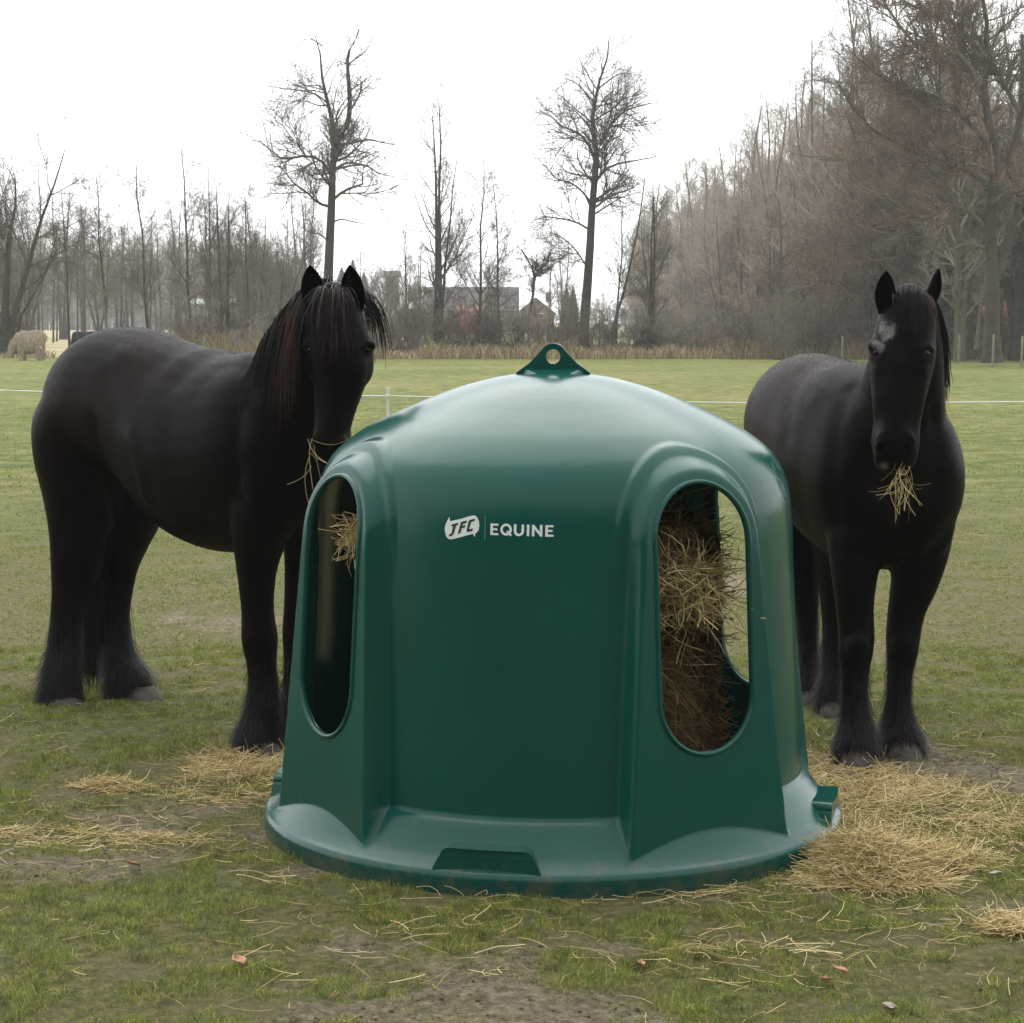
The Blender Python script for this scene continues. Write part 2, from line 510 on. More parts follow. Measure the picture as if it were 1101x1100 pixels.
feeder = empty('hay_feeder', (FX, FY, 0), label='dark green plastic dome hay feeder with four oval openings', cat='feeder')
shell = place('shell', Vx.reshape(-1, 3), Q, GREEN, feeder, True)
bmn = bmesh.new(); bmn.from_mesh(shell.data)
bmesh.ops.delete(bmn, geom=[v for v in bmn.verts if not v.link_faces], context='VERTS'); bmn.to_mesh(shell.data); bmn.free()
sm = shell.modifiers.new('solidify', 'SOLIDIFY'); sm.thickness = .011; sm.offset = -1
# rolled rims
nrim = 120
L1 = OT - OB; per = 2 * L1 + 2 * PI * OW
ol = []
for i in range(nrim):
    t = i / nrim * per
    if t < L1: ol.append((OW, OB + t))
    elif t < L1 + PI * OW: q = (t - L1) / OW; ol.append((OW * math.cos(q), OT + OW * math.sin(q)))
    elif t < 2 * L1 + PI * OW: ol.append((-OW, OT - (t - L1 - PI * OW)))
    else: q = (t - 2 * L1 - PI * OW) / OW; ol.append((-OW * math.cos(q), OB - OW * math.sin(q)))
ol = np.array(ol)
for dz_ in DOORS:
    D = Dz(ol[:, 1])
    nrm = np.array([math.sin(dz_), -math.cos(dz_), 0]); tg = np.array([math.cos(dz_), math.sin(dz_), 0])
    C = np.array([FX, FY, 0]) + nrm * (D - .004)[:, None] + tg * ol[:, :1] + np.array([0, 0, 1]) * ol[:, 1:]
    T = unit(np.roll(C, -1, 0) - np.roll(C, 1, 0)); Bn = unit(np.cross(T, nrm))
    an = np.arange(10) * 2 * PI / 10
    Vr = C[:, None] + .0095 * (np.cos(an)[None, :, None] * nrm * 1.35 + np.sin(an)[None, :, None] * Bn[:, None])
    ii = np.arange(nrim * 10).reshape(nrim, 10)
    q = np.stack([ii, np.roll(ii, -1, 1), np.roll(np.roll(ii, -1, 1), -1, 0), np.roll(ii, -1, 0)], -1).reshape(-1, 4)
    place('opening_rim', Vr.reshape(-1, 3), q, GREEN, feeder, True)

def extrude_poly(outer, holes, d0, d1, fn):
    """2D outline with holes -> closed solid, mapped by fn(u, v, depth)"""
    loops = [outer] + holes
    tri = tessellate_polygon([[Vector((x, y, 0)) for x, y in l] for l in loops])
    flat = [p for l in loops for p in l]; n = len(flat)
    V = [fn(x, y, d0) for x, y in flat] + [fn(x, y, d1) for x, y in flat]
    Fc = [tuple(t) for t in tri] + [tuple(i + n for i in reversed(t)) for t in tri]
    k = 0
    for l in loops:
        for i in range(len(l)):
            a, b_ = k + i, k + (i + 1) % len(l)
            Fc.append((a, b_, b_ + n, a + n))
        k += len(l)
    return V, Fc
def fix_normals(o):
    bm_ = bmesh.new(); bm_.from_mesh(o.data); bmesh.ops.remove_doubles(bm_, verts=bm_.verts, dist=1e-5)
    bmesh.ops.recalc_face_normals(bm_, faces=bm_.faces); bm_.to_mesh(o.data); bm_.free()
# lifting eye on top
e = [(-.135, -.03), (-.128, .003)]
for i in range(13):
    t = math.radians(150 - i * 10)
    e.append((.046 * math.cos(t) + 0, .058 + .046 * math.sin(t)))
e += [(.128, .003), (.135, -.03)]
e.insert(2, (-.082, .036)); e.insert(-2, (.082, .036))
hl = [(.0255 * math.cos(t * PI / 10), .058 + .0255 * math.sin(t * PI / 10)) for t in range(20)]
ha = math.radians(-3)
def hmap(u, v, d): return Vector((FX + u * math.cos(ha) - d * math.sin(ha), FY + u * math.sin(ha) + d * math.cos(ha), 1.588 + v))
V, Fc = extrude_poly(e, [hl], -.034, .034, hmap)
mb = MB(); mb.add(V, Fc); o = mb.build('lifting_eye', GREEN, feeder, bevel=.006, smooth=False); fix_normals(o)
# sloping foot in front of and behind the eye
mb = MB()
for s_ in (-1, 1):
    V = [hmap(-.135, -.028, s_ * .02), hmap(.135, -.028, s_ * .02), hmap(.075, -.036, s_ * .115), hmap(-.075, -.036, s_ * .115),
         hmap(-.10, .016, s_ * .03), hmap(.10, .016, s_ * .03), hmap(.05, -.006, s_ * .10), hmap(-.05, -.006, s_ * .10)]
    mb.add(V, [(0, 1, 2, 3), (4, 7, 6, 5), (0, 4, 5, 1), (1, 5, 6, 2), (2, 6, 7, 3), (3, 7, 4, 0)])
o = mb.build('eye_foot', GREEN, feeder, bevel=.008); fix_normals(o)
# hand-hold blocks on the skirt, between the openings
for a in (-13, 77, 167, 257):
    A0 = math.radians(a)
    outl = [(-.178, -.01), (-.172, .070), (-.156, .103)]
    for i in range(6): t = PI - i * PI / 10; outl.append((-.118 + .030 * math.cos(t), .112 + .026 * math.sin(t)))
    outl += [(-x, z) for x, z in reversed(outl)]
    outer = [outl[0]]
    for p, q in zip(outl, outl[1:]):
        n = max(1, int(math.hypot(q[0] - p[0], q[1] - p[1]) / .03))
        outer += [(p[0] + (q[0] - p[0]) * i / n, p[1] + (q[1] - p[1]) * i / n) for i in range(1, n + 1)]
    def lm(u, v, r): q = A0 + u; return Vector((FX + (r - .10 * max(v, 0)) * math.sin(q), FY - (r - .10 * max(v, 0)) * math.cos(q), v))
    V, Fc = extrude_poly(outer, [], .84, 1.0225, lm)
    mb = MB(); mb.add(V, Fc); o = mb.build('base_block', GREEN, feeder, bevel=.009); fix_normals(o)

# ------------------------------------------------------------------ lettering
WHITE = simple_mat('white_print', (.72, .74, .73), .5, .06, 30)
DARKP = simple_mat('dark_print', (.006, .05, .042), .4, .05, 30)
LINEP = simple_mat('grey_print', (.16, .22, .21), .5, .05, 30)
def body_r(z): return np.interp(z, [p[1] for p in prof[12:22]], [p[0] for p in prof[12:22]])
def pm(off):
    def f(zx, zy, d):
        px = 440 + zx / 5.505; py = 530 + zy / 5.5
        u = (px - 535) / 2200 * 6.50; z = 1.117 + (571.5 - py) / 2200 * 6.47
        r = float(body_r(z)); a = math.radians(-13.2) + u / r
        r += off + d
        return Vector((FX + r * math.sin(a), FY - r * math.cos(a), z))
    return f
def sub(poly, step=18):
    out = []
    for p, q in zip(poly, poly[1:] + poly[:1]):
        n = max(1, int(math.hypot(q[0] - p[0], q[1] - p[1]) / step))
        out += [(p[0] + (q[0] - p[0]) * i / n, p[1] + (q[1] - p[1]) * i / n) for i in range(n)]
    return out
def printed(name, polys, off, mat, th=.0008):
    mb = MB()
    for p in polys:
        outer, holes = (p[0], p[1:]) if isinstance(p[0], list) else (p, [])
        loops = [sub(outer)] + [sub(h) for h in holes]
        tri = tessellate_polygon([[Vector((x, y, 0)) for x, y in l] for l in loops]); flat = [q for l in loops for q in l]
        b2 = bmesh.new(); vs = [b2.verts.new((x, y, 0)) for x, y in flat]
        for t in tri:
            try: b2.faces.new([vs[i] for i in t])
            except ValueError: pass
        for _ in range(4):
            long_ = [e for e in b2.edges if e.calc_length() > 22]
            if not long_: break
            bmesh.ops.subdivide_edges(b2, edges=long_, cuts=1); bmesh.ops.triangulate(b2, faces=b2.faces[:])
        b2.verts.ensure_lookup_table(); f = pm(off); k0 = {v: i for i, v in enumerate(b2.verts)}
        mb.add([f(v.co.x, v.co.y, 0) for v in b2.verts], [tuple(k0[v] for v in fc.verts) for fc in b2.faces]); b2.free()
    o = mb.build(name, mat, feeder); fix_normals(o); return o
emb = [(222, 160), (226, 186), (300, 168), (345, 153), (372, 146), (388, 148), (400, 160), (409, 182), (412, 205), (409, 228), (400, 244), (388, 252), (386, 273), (374, 254),
       (340, 263), (290, 278), (240, 291), (222, 291), (209, 282), (199, 262), (193, 238), (195, 212), (204, 190)]
printed('emblem', [emb], .0016, WHITE)
J = [(238, 204), (282, 191), (279, 204), (267, 208), (254, 255), (245, 268), (221, 275), (224, 262), (237, 257), (249, 213), (235, 217)]
Fl = [(298, 187), (335, 176), (332, 191), (309, 198), (306, 210), (327, 204), (324, 217), (302, 224), (296, 252), (279, 257)]
Cl = [(350, 174), (385, 164), (382, 178), (361, 184), (350, 229), (374, 222), (371, 236), (340, 245), (334, 238), (346, 181)]
printed('emblem_letter', [J, Fl, Cl], .0028, DARKP)
printed('divider', [[(445, 148), (449, 148), (449, 290), (445, 290)]], .0012, LINEP)
def E_(x, y): return [(x, y), (x + 47, y + 1), (x + 47, y + 13), (x + 15, y + 12), (x + 15, y + 27), (x + 42, y + 28), (x + 42, y + 40), (x + 15, y + 39), (x + 15, y + 55), (x + 48, y + 56), (x + 48, y + 68), (x, y + 67)]
def ringp(cx, cy, rx, ry, n=28): return [(cx + rx * math.cos(i * 2 * PI / n), cy + ry * math.sin(i * 2 * PI / n)) for i in range(n)]
Ql = [ringp(574, 224, 34, 35), ringp(574, 224, 20, 21)]
Qt = [(575, 236), (585, 229), (610, 254), (600, 263)]
Ul = [(620, 192), (635, 192), (635, 232)] + [(650 + 15 * math.cos(t), 232 + 15 * math.sin(t)) for t in [PI - i * PI / 8 for i in range(1, 8)]] + [(665, 232), (665, 193), (680, 193), (680, 233)] + \
     [(650 + 30 * math.cos(t), 232 + 29 * math.sin(t)) for t in [i * PI / 10 for i in range(1, 10)]] + [(620, 232)]
Il = [(696, 193), (711, 193), (711, 260), (696, 260)]
Nl = [(726, 261), (726, 194), (739, 194), (772, 236), (772, 194), (787, 194), (787, 262), (775, 262), (741, 219), (741, 261)]
printed('lettering', [E_(480, 190), [Ql[0], Ql[1]], Ul, Il, Nl, E_(804, 195)], .0012, WHITE)
printed('lettering', [Qt], .0016, WHITE, .0008)
# ------------------------------------------------------------------ horses
def coat_mat(name, seed, white=None):
    m, nt, b = new_mat(name)
    A = nt.nodes.new('ShaderNodeAttribute'); A.attribute_name = 'brown'
    n1 = noise(nt, 11 + seed, 8, .75)
    base = ramp(nt, n1, [(.3, (.0030, .0027, .0028)), (.7, (.0058, .0048, .0046))])
    br = ramp(nt, noise(nt, 3 + seed, 6, .75), [(.3, (.0060, .0036, .0028)), (.7, (.0190, .0098, .0068))])
    c = mix(nt, A.outputs['Fac'], base, br)
    Wt = nt.nodes.new('ShaderNodeAttribute'); Wt.attribute_name = 'white'
    c = mix(nt, Wt.outputs['Fac'], c, (.30, .29, .28))
    nt.links.new(c, b.inputs['Base Color'])
    b.inputs['Roughness'].default_value = .42; b.inputs['Specular IOR Level'].default_value = .032
    b.inputs['Specular Tint'].default_value = (1, .80, .72, 1)
    b.inputs['Sheen Weight'].default_value = .0; b.inputs['Sheen Roughness'].default_value = .4
    mp = nt.nodes.new('ShaderNodeMapping'); mp.inputs['Scale'].default_value = (60, 60, 14)
    tc = nt.nodes.new('ShaderNodeTexCoord'); nt.links.new(tc.outputs['Object'], mp.inputs[0])
    bump(nt, b, noise(nt, 3, 5, .7, mp.outputs[0]), .22, .005)
    return m
COAT = coat_mat('black_coat', 0)
HAIR = island_mat('black_hair', [(0, (.004, .004, .0045)), (.6, (.008, .0075, .008)), (.85, (.014, .013, .014)), (1, (.020, .017, .016))], .40, .12)
HAIR_TIP = island_mat('sunbleached_hair', [(0, (.010, .007, .006)), (.5, (.026, .012, .008)), (.85, (.060, .025, .014)), (1, (.10, .045, .025))], .5, .2)
FUZZ = island_mat('coat_hair', [(0, (.003, .0028, .0028)), (.7, (.0055, .0046, .0042)), (1, (.009, .006, .005))], .6, .03)
HOOF = simple_mat('dusty_hoof', (.075, .064, .054), .8, .35, 25, .2, .5, 60)
EYE = simple_mat('dark_eye', (.007, .005, .004), .22, .1, 5, .22)
NOSTRIL = simple_mat('nostril_skin', (.0012, .001, .001), .95, .2, 20, .0)

def loft(rings, side=(1, 0, 0), seg=28, sub_=6):
    """rings: (center, a, b [,pow]) closed tube through smooth interpolation of the rings"""
    C = np.array([list(r[0]) for r in rings], float); A = np.array([r[1] for r in rings]); B = np.array([r[2] for r in rings])
    D = np.concatenate([C, A[:, None], B[:, None]], 1)
    out = []
    for i in range(len(D) - 1):
        p0, p1, p2, p3 = D[max(i - 1, 0)], D[i], D[i + 1], D[min(i + 2, len(D) - 1)]
        for k in range(sub_):
            t = k / sub_
            out.append(.5 * (2 * p1 + (-p0 + p2) * t + (2 * p0 - 5 * p1 + 4 * p2 - p3) * t * t + (-p0 + 3 * p1 - 3 * p2 + p3) * t ** 3))
    out.append(D[-1]); D = np.array(out); C = D[:, :3]; A = np.maximum(D[:, 3], .004); B = np.maximum(D[:, 4], .004)
    T = unit(np.gradient(C, axis=0))
    side = np.broadcast_to(np.array(side, float), T.shape)
    S = unit(side - (side * T).sum(-1, keepdims=True) * T); U = np.cross(S, T)
    an = np.arange(seg) * 2 * PI / seg
    V = C[:, None] + A[:, None, None] * np.cos(an)[None, :, None] * S[:, None] + B[:, None, None] * np.sin(an)[None, :, None] * U[:, None]
    n = len(C); V = V.reshape(-1, 3)
    ii = np.arange(n * seg).reshape(n, seg)
    q = np.stack([ii[:-1], np.roll(ii[:-1], -1, 1), np.roll(ii[1:], -1, 1), ii[1:]], -1).reshape(-1, 4)
    V = np.concatenate([V, [C[0]], [C[-1]]])
    tr = [[ii[0, (j + 1) % seg], ii[0, j], n * seg] for j in range(seg)] + [[ii[-1, j], ii[-1, (j + 1) % seg], n * seg + 1] for j in range(seg)]
    return V, q, np.array(tr)

def fuse(parts, voxel=.011, smooth_it=14):
    """several lofts -> one continuous skin"""
    Vs = []; Qs = []; Ts = []; k = 0
    for V, q, t in parts:
        Vs.append(V); Qs.append(q + k); Ts.append(t + k); k += len(V)
    me = np_mesh('tmp', np.concatenate(Vs), [np.concatenate(Qs), np.concatenate(Ts)])
    o = bpy.data.objects.new('tmp', me); col.objects.link(o)
    r = o.modifiers.new('r', 'REMESH'); r.mode = 'VOXEL'; r.voxel_size = voxel
    s = o.modifiers.new('s', 'SMOOTH'); s.factor = .5; s.iterations = smooth_it
    dg = bpy.context.evaluated_depsgraph_get()
    ev = o.evaluated_get(dg); m2 = bpy.data.meshes.new_from_object(ev)
    nv = len(m2.vertices); V = np.zeros(nv * 3, np.float32); m2.vertices.foreach_get('co', V); V = V.reshape(-1, 3)
    nl = len(m2.loops); L = np.zeros(nl, np.int32); m2.loops.foreach_get('vertex_index', L)
    tot = np.zeros(len(m2.polygons), np.int32); m2.polygons.foreach_get('loop_total', tot)
    st = np.zeros(len(m2.polygons), np.int32); m2.polygons.foreach_get('loop_start', st)
    quads = np.stack([L[st[tot == 4] + i] for i in range(4)], -1)
    tris = np.stack([L[st[tot == 3] + i] for i in range(3)], -1) if (tot == 3).any() else np.zeros((0, 3), int)
    bpy.data.objects.remove(o)
    return V.astype(float), quads, tris

def ear(base, tip, face, hw, depth=.022):
    """cupped ear, open side towards 'face'"""
    base = np.array(base, float); tip = np.array(tip, float); face = np.array(face, float)
    ax = unit(tip - base); face = unit(face - (face * ax).sum() * ax); sd = np.cross(ax, face); L = np.linalg.norm(tip - base)
    nv, nu = 16, 12; V = []
    for i in range(nv + 1):
        v = i / nv
        wv = hw * float(np.interp(v, [0, .12, .3, .5, .7, .85, .95, 1], [.55, .70, .94, 1, .84, .55, .24, .04]))
        c = base + ax * L * v + face * (.012 * math.sin(v * PI))
        ring = []
        for j in range(nu + 1):
            q = PI * j / nu; ring.append(c + sd * wv * math.cos(q) - face * (depth * (1 - .75 * v) + wv * .45) * math.sin(q))
        for j in range(nu - 1, 0, -1):
            q = PI * j / nu; ring.append(c + sd * wv * .86 * math.cos(q) - face * ((depth * (1 - .75 * v) + wv * .45) * math.sin(q) - .007))
        V += ring
    m = 2 * nu; n = nv + 1
    ii = np.arange(n * m).reshape(n, m)
    q = np.stack([ii[:-1], np.roll(ii[:-1], -1, 1), np.roll(ii[1:], -1, 1), ii[1:]], -1).reshape(-1, 4)
    return np.array(V), q

def ellipsoid(c, r, ax=None, seg=20, rings=12):
    V = []
    for i in range(rings + 1):
        t = PI * i / rings
        for j in range(seg):
            p = 2 * PI * j / seg
            V.append((r[0] * math.sin(t) * math.cos(p), r[1] * math.sin(t) * math.sin(p), r[2] * math.cos(t)))
    V = np.array(V)
    if ax is not None: V = V @ np.array(ax)
    ii = np.arange((rings + 1) * seg).reshape(rings + 1, seg)
    q = np.stack([ii[:-1], ii[1:], np.roll(ii[1:], -1, 1), np.roll(ii[:-1], -1, 1)], -1).reshape(-1, 4)
    return V + np.array(c), q

def hang(rg, roots, d0, length, bvh, off, k=9, grav=1.0, wid=.0016, spread=.25, clump=.6, push=True, noise_=.022):
    """strands from roots: start along d0, bend down with gravity, kept outside the body"""
    n = len(roots); P = np.zeros((n, k, 3)); P[:, 0] = roots
    cl = rg.randint(0, max(2, n // 26), n); cd = rg.randn(cl.max() + 1, 3) * spread * .8
    d = unit(d0 + cd[cl] + rg.randn(n, 3) * spread * .35); L = np.broadcast_to(length, (n,)).astype(float)
    w1 = rg.randn(cl.max() + 1, 3)[cl] * .035
    for i in range(1, k):
        d = unit(d + np.array([0, 0, -1]) * grav * .55 + w1 + rg.randn(n, 3) * noise_)
        P[:, i] = P[:, i - 1] + d * (L / (k - 1))[:, None]
        if push:
            for j in range(n):
                co, nn, _, ds = bvh.find_nearest(Vector(P[j, i]))
                v = Vector(P[j, i]) - co
                if v.dot(nn) < off[j]:
                    P[j, i] = np.array(co + nn * off[j])
            d = unit(.5 * d + .5 * unit(P[:, i] - P[:, i - 1]))
    Wd = np.linspace(1, .25, k)[None, :] * (wid * rg.uniform(.6, 1.4, n))[:, None]
    T = unit(np.gradient(P, axis=1)); sv = unit(np.cross(T, unit(rg.randn(n, 3))[:, None, :]))
    sv = unit(sv * .5 + np.array([1., 0, 0]))
    return ribbons(P, Wd, sv)

def fur(rg, V, quads, n, L, flow, lift=.35, wid=.0016, sel=None):
    a, b_, c, d = (V[quads[:, i]] for i in range(4))
    nr = np.cross(c - a, d - b_); ar = np.linalg.norm(nr, axis=1); nr = unit(nr)
    p = ar.copy()
    if sel is not None: p = p * sel((a + c) / 2)
    f = rg.choice(len(p), n, p=p / p.sum())
    u, v = rg.rand(n, 1), rg.rand(n, 1)
    R = a[f] * (1 - u) * (1 - v) + b_[f] * u * (1 - v) + c[f] * u * v + d[f] * (1 - u) * v
    nn = nr[f]; fl = np.broadcast_to(flow, (n, 3)) + rg.randn(n, 3) * .25
    fl = unit(fl - (fl * nn).sum(1, keepdims=True) * nn)
    Ls = (L * rg.uniform(.6, 1.3, n))[:, None]
    dr = unit(fl + nn * lift * rg.uniform(.3, 1.6, (n, 1)))
    P = np.stack([R - nn * .002, R + dr * Ls * .55, R + unit(dr + fl * .5) * Ls], 1)
    W_ = np.array([1, .7, .15])[None] * (wid * rg.uniform(.6, 1.4, n))[:, None]
    return ribbons(P, W_, unit(np.cross(nn, fl)))

def catmull(pts, t):
    pts = np.array([list(p) for p in pts], float); n = len(pts) - 1
    x = np.clip(np.asarray(t) * n, 0, n - 1e-6); i = x.astype(int); f = (x - i)[:, None]
    g = lambda k: pts[np.clip(i + k, 0, n)]
    p0, p1, p2, p3 = g(-1), g(0), g(1), g(2)
    return .5 * (2 * p1 + (-p0 + p2) * f + (2 * p0 - 5 * p1 + 4 * p2 - p3) * f ** 2 + (-p0 + 3 * p1 - 3 * p2 + p3) * f ** 3)

def legrings(spec):
    """(px, py, Y, half width px, fore-aft half depth m)"""
    return [(at(x, y, Y), hw * Y / F, b) for x, y, Y, hw, b in spec]

def hoof(horse, px, py_top, Y, hw_px, ftw=(0, -1)):
    """cone-shaped hoof standing on the ground; ftw = ground direction of the toe"""
    c = at(px, py_top, Y); h = .062; a = .93 * hw_px * Y / F
    f = Vector((ftw[0], ftw[1], 0)).normalized(); s = Vector((-f.y, f.x, 0))
    V = []; seg = 24
    lev = [(0, 1.0, .035), (.012, .99, .03), (.045, .88, .014), (h, .76, .0), (h + .015, .6, -.005)]
    for z, k, sh in lev:
        for j in range(seg):
            q = 2 * PI * j / seg
            fx = math.cos(q) * a * k * (1.12 if math.cos(q) > 0 else .85); sy = math.sin(q) * a * k
            V.append(Vector((c.x, c.y, 0)) + f * (fx + sh) + s * sy + Vector((0, 0, z - .012)))
    ii = np.arange(len(lev) * seg).reshape(len(lev), seg)
    q = np.stack([ii[:-1], np.roll(ii[:-1], -1, 1), np.roll(ii[1:], -1, 1), ii[1:]], -1).reshape(-1, 4)
    return place('hoof', np.array([list(v) for v in V]), q, HOOF, horse, True)

def attr(me, name, vals):
    a = me.attributes.new(name, 'FLOAT', 'POINT'); a.data.foreach_set('value', np.asarray(vals, np.float32))

def feathers(rg, V, quads, legs, n, bvh):
    """long hair round the lower legs. legs: list of (x, y, top z, radius)"""
    out = []
    for (cx, cy, zt, rad) in legs:
        sel = lambda c: ((np.hypot(c[:, 0] - cx, c[:, 1] - cy) < rad) & (c[:, 2] < zt) & (c[:, 2] > .05)).astype(float) * np.clip(1.15 - c[:, 2] / zt, 0, 2) ** 1.5
        out.append(fur(rg, V, quads, n, np.full(n, .105), np.array([0, .12, -1.]), .19, .0022, sel))
    return merge(out)

def sculpt(V, quads, tris, marks):
    """press hollows and raise muscles along strokes on the side the camera sees; each: (px points, height, width)"""
    bvh = BVHTree.FromPolygons([Vector(v) for v in V], [tuple(q) for q in quads] + [tuple(t) for t in tris])
    n = np.zeros_like(V); fn = np.cross(V[quads[:, 2]] - V[quads[:, 0]], V[quads[:, 3]] - V[quads[:, 1]])
    for i in range(4): np.add.at(n, quads[:, i], fn)
    n = unit(n); out = np.zeros(len(V)); c0 = Vector((0, 0, CAMH))
    for pts, h, w_ in marks:
        m_ = 14 * len(pts); px = catmull([(a, b_, 0) for a, b_ in pts], np.linspace(0, 1, m_)) if len(pts) > 1 else np.array([[pts[0][0], pts[0][1], 0]])
        P = []
        for q in px:
            d = at(q[0], q[1], 10) - c0; hit = bvh.ray_cast(c0, d.normalized())
            if hit[0] is not None: P.append(list(hit[0]))
        if not P: continue
        P = np.array(P); dm = np.full(len(V), 9.)
        for p in P: dm = np.minimum(dm, ((V - p) ** 2).sum(1))
        out += .62 * h * np.exp(-dm / (1.45 * w_) ** 2)
    return V + n * out[:, None]

def make_horse(root, parts, ears, brown, white, seed, marks=()):
    V, quads, tris = fuse(parts)
    # gentle unevenness of muscle and coat
    V = sculpt(V, quads, tris, marks); k = len(V); fc = [quads, tris] if len(tris) else [quads]
    EV = []; EQ = []
    for e in ears:
        v, q = ear(*e); EV.append(v); EQ.append(q + k); k += len(v)
    VA = np.concatenate([V] + EV); fc[0] = np.concatenate([quads] + EQ)
    body = place('body', VA, fc, COAT, root, True)
    attr(body.data, 'brown', brown(VA)); attr(body.data, 'white', white(VA))
    bvh = BVHTree.FromPolygons([Vector(v) for v in V], [tuple(q) for q in quads] + [tuple(t) for t in tris])
    return V, quads, bvh

# ---------- left horse, three-quarter view, head turned to the camera
rg = np.random.RandomState(11)
g1 = ground_at(190, 780)
h1 = empty('horse', (g1.x, g1.y, 0), label='black horse standing on the left, forelock with reddish tips over its face', cat='horse', group='black horses at the hay feeder')
v1 = (.76, .65, 0)
torso = [(at(72, 445, 9.72), .05, .08), (at(81, 443, 9.66), .17, .20), (at(97, 438, 9.57), .25, .285), (at(122, 432, 9.44), .30, .335), (at(150, 434, 9.28), .31, .345), (at(180, 450, 9.1), .315, .365),
         (at(212, 474, 8.92), .335, .425), (at(243, 487, 8.74), .34, .425), (at(272, 485, 8.56), .32, .415), (at(298, 476, 8.40), .29, .385),
         (at(320, 470, 8.27), .245, .31), (at(336, 468, 8.17), .17, .22), (at(344, 468, 8.12), .06, .09)]
neck = [(at(290, 470, 8.42), .15, .26), (at(306, 430, 8.33), .14, .25), (at(322, 390, 8.2), .12, .20), (at(336, 358, 8.07), .10, .155), (at(350, 335, 7.98), .085, .12), (at(356, 325, 7.93), .06, .08)]
headY = 7.93
head = [(at(357, 308, headY + .05), .045, .04), (at(358, 322, headY + .02), .088, .085), (at(361, 345, headY), .110, .120), (at(364, 372, headY - .015), .122, .140), (at(365, 392, headY - .02), .118, .148), (at(364, 412, headY - .03), .102, .132),
        (at(361, 434, headY - .05), .084, .105), (at(358, 455, headY - .07), .072, .088), (at(355, 474, headY - .085), .070, .080), (at(354, 489, headY - .085), .066, .070), (at(354, 500, headY - .08), .045, .045), (at(354, 505, headY - .08), .015, .015)]
haunch = [(at(96, 415, 9.50), .16, .2), (at(92, 450, 9.50), .235, .27), (at(91, 485, 9.50), .238, .26), (at(90, 520, 9.5), .205, .23), (at(87, 553, 9.47), .162, .18), (at(84, 582, 9.46), .132, .135), (at(82, 603, 9.47), .120, .118), (at(79, 624, 9.47), .105, .098), (at(74, 650, 9.45), .084, .070),
          (at(70, 680, 9.42), .078, .060), (at(68, 704, 9.40), .084, .066), (at(65, 725, 9.38), .088, .078), (at(64, 742, 9.37), .096, .084), (at(64, 752, 9.36), .088, .08)]
farhind = [(at(165, 450, 9.6), .15, .2), (at(155, 510, 9.7), .16, .21), (at(150, 548, 9.70), .12, .175), (at(141, 580, 9.68), .090, .125), (at(133, 606, 9.69), .074, .088), (at(129, 630, 9.69), .066, .072),
           (at(127, 660, 9.66), .058, .055), (at(127, 690, 9.62), .068, .056), (at(131, 716, 9.57), .088, .08), (at(138, 734, 9.54), .108, .092), (at(142, 745, 9.53), .098, .085)]
forenear = [(at(300, 440, 8.36), .14, .17), (at(296, 490, 8.30), .165, .20), (at(287, 540, 8.32), .150, .19), (at(279, 580, 8.35), .112, .15), (at(276, 615, 8.36), .082, .10), (at(277, 655, 8.36), .068, .078), (at(279, 684, 8.35), .076, .082), (at(280, 697, 8.35), .072, .074), (at(282, 722, 8.35), .060, .056),
            (at(283, 745, 8.34), .068, .058), (at(281, 770, 8.33), .074, .068), (at(276, 790, 8.31), .086, .080), (at(276, 801, 8.30), .085, .078)]
forefar = [(at(322, 480, 8.52), .12, .17), (at(326, 560, 8.55), .10, .13), (at(324, 600, 8.56), .072, .09), (at(322, 650, 8.57), .066, .072), (at(321, 680, 8.58), .070, .075), (at(320, 720, 8.58), .058, .056), (at(319, 750, 8.57), .066, .06),
           (at(318, 772, 8.55), .084, .075), (at(317, 790, 8.54), .075, .07)]
parts = [loft(torso, v1), loft(neck, (.92, .38, 0)), loft(head, (1, -.06, 0)), loft(haunch), loft(farhind), loft(forenear), loft(forefar)]
# cheeks, brow ridges, muzzle detail
def blob(c, r): v, q = ellipsoid(c, r, seg=16, rings=10); return v, q, np.zeros((0, 3), int)
parts += [blob(at(336, 386, headY + .02), (.035, .08, .085)), blob(at(394, 388, headY + .02), (.030, .08, .09)),
          blob(at(331, 371, headY - .05), (.026, .045, .028)), blob(at(398, 371, headY - .05), (.026, .045, .028)),
          blob(at(341, 478, headY - .14), (.026, .03, .034)), blob(at(368, 478, headY - .14), (.026, .03, .034)),
          blob(at(100, 610, 9.52), (.03, .05, .05))]
ears = [(at(339, 336, headY - .02), at(333, 285, headY - .05), (.12, -1, .05), .046), (at(383, 336, headY - .02), at(376, 285, headY - .05), (-.12, -1, .05), .046)]
def brown1(v): return np.clip(.55 * np.exp(-((v[:, 2] - 1.45) / .22) ** 2) * np.clip((8.95 - np.abs(v[:, 1] - 9.1) * 1 - 8.3) / .6, 0, 1), 0, 1)
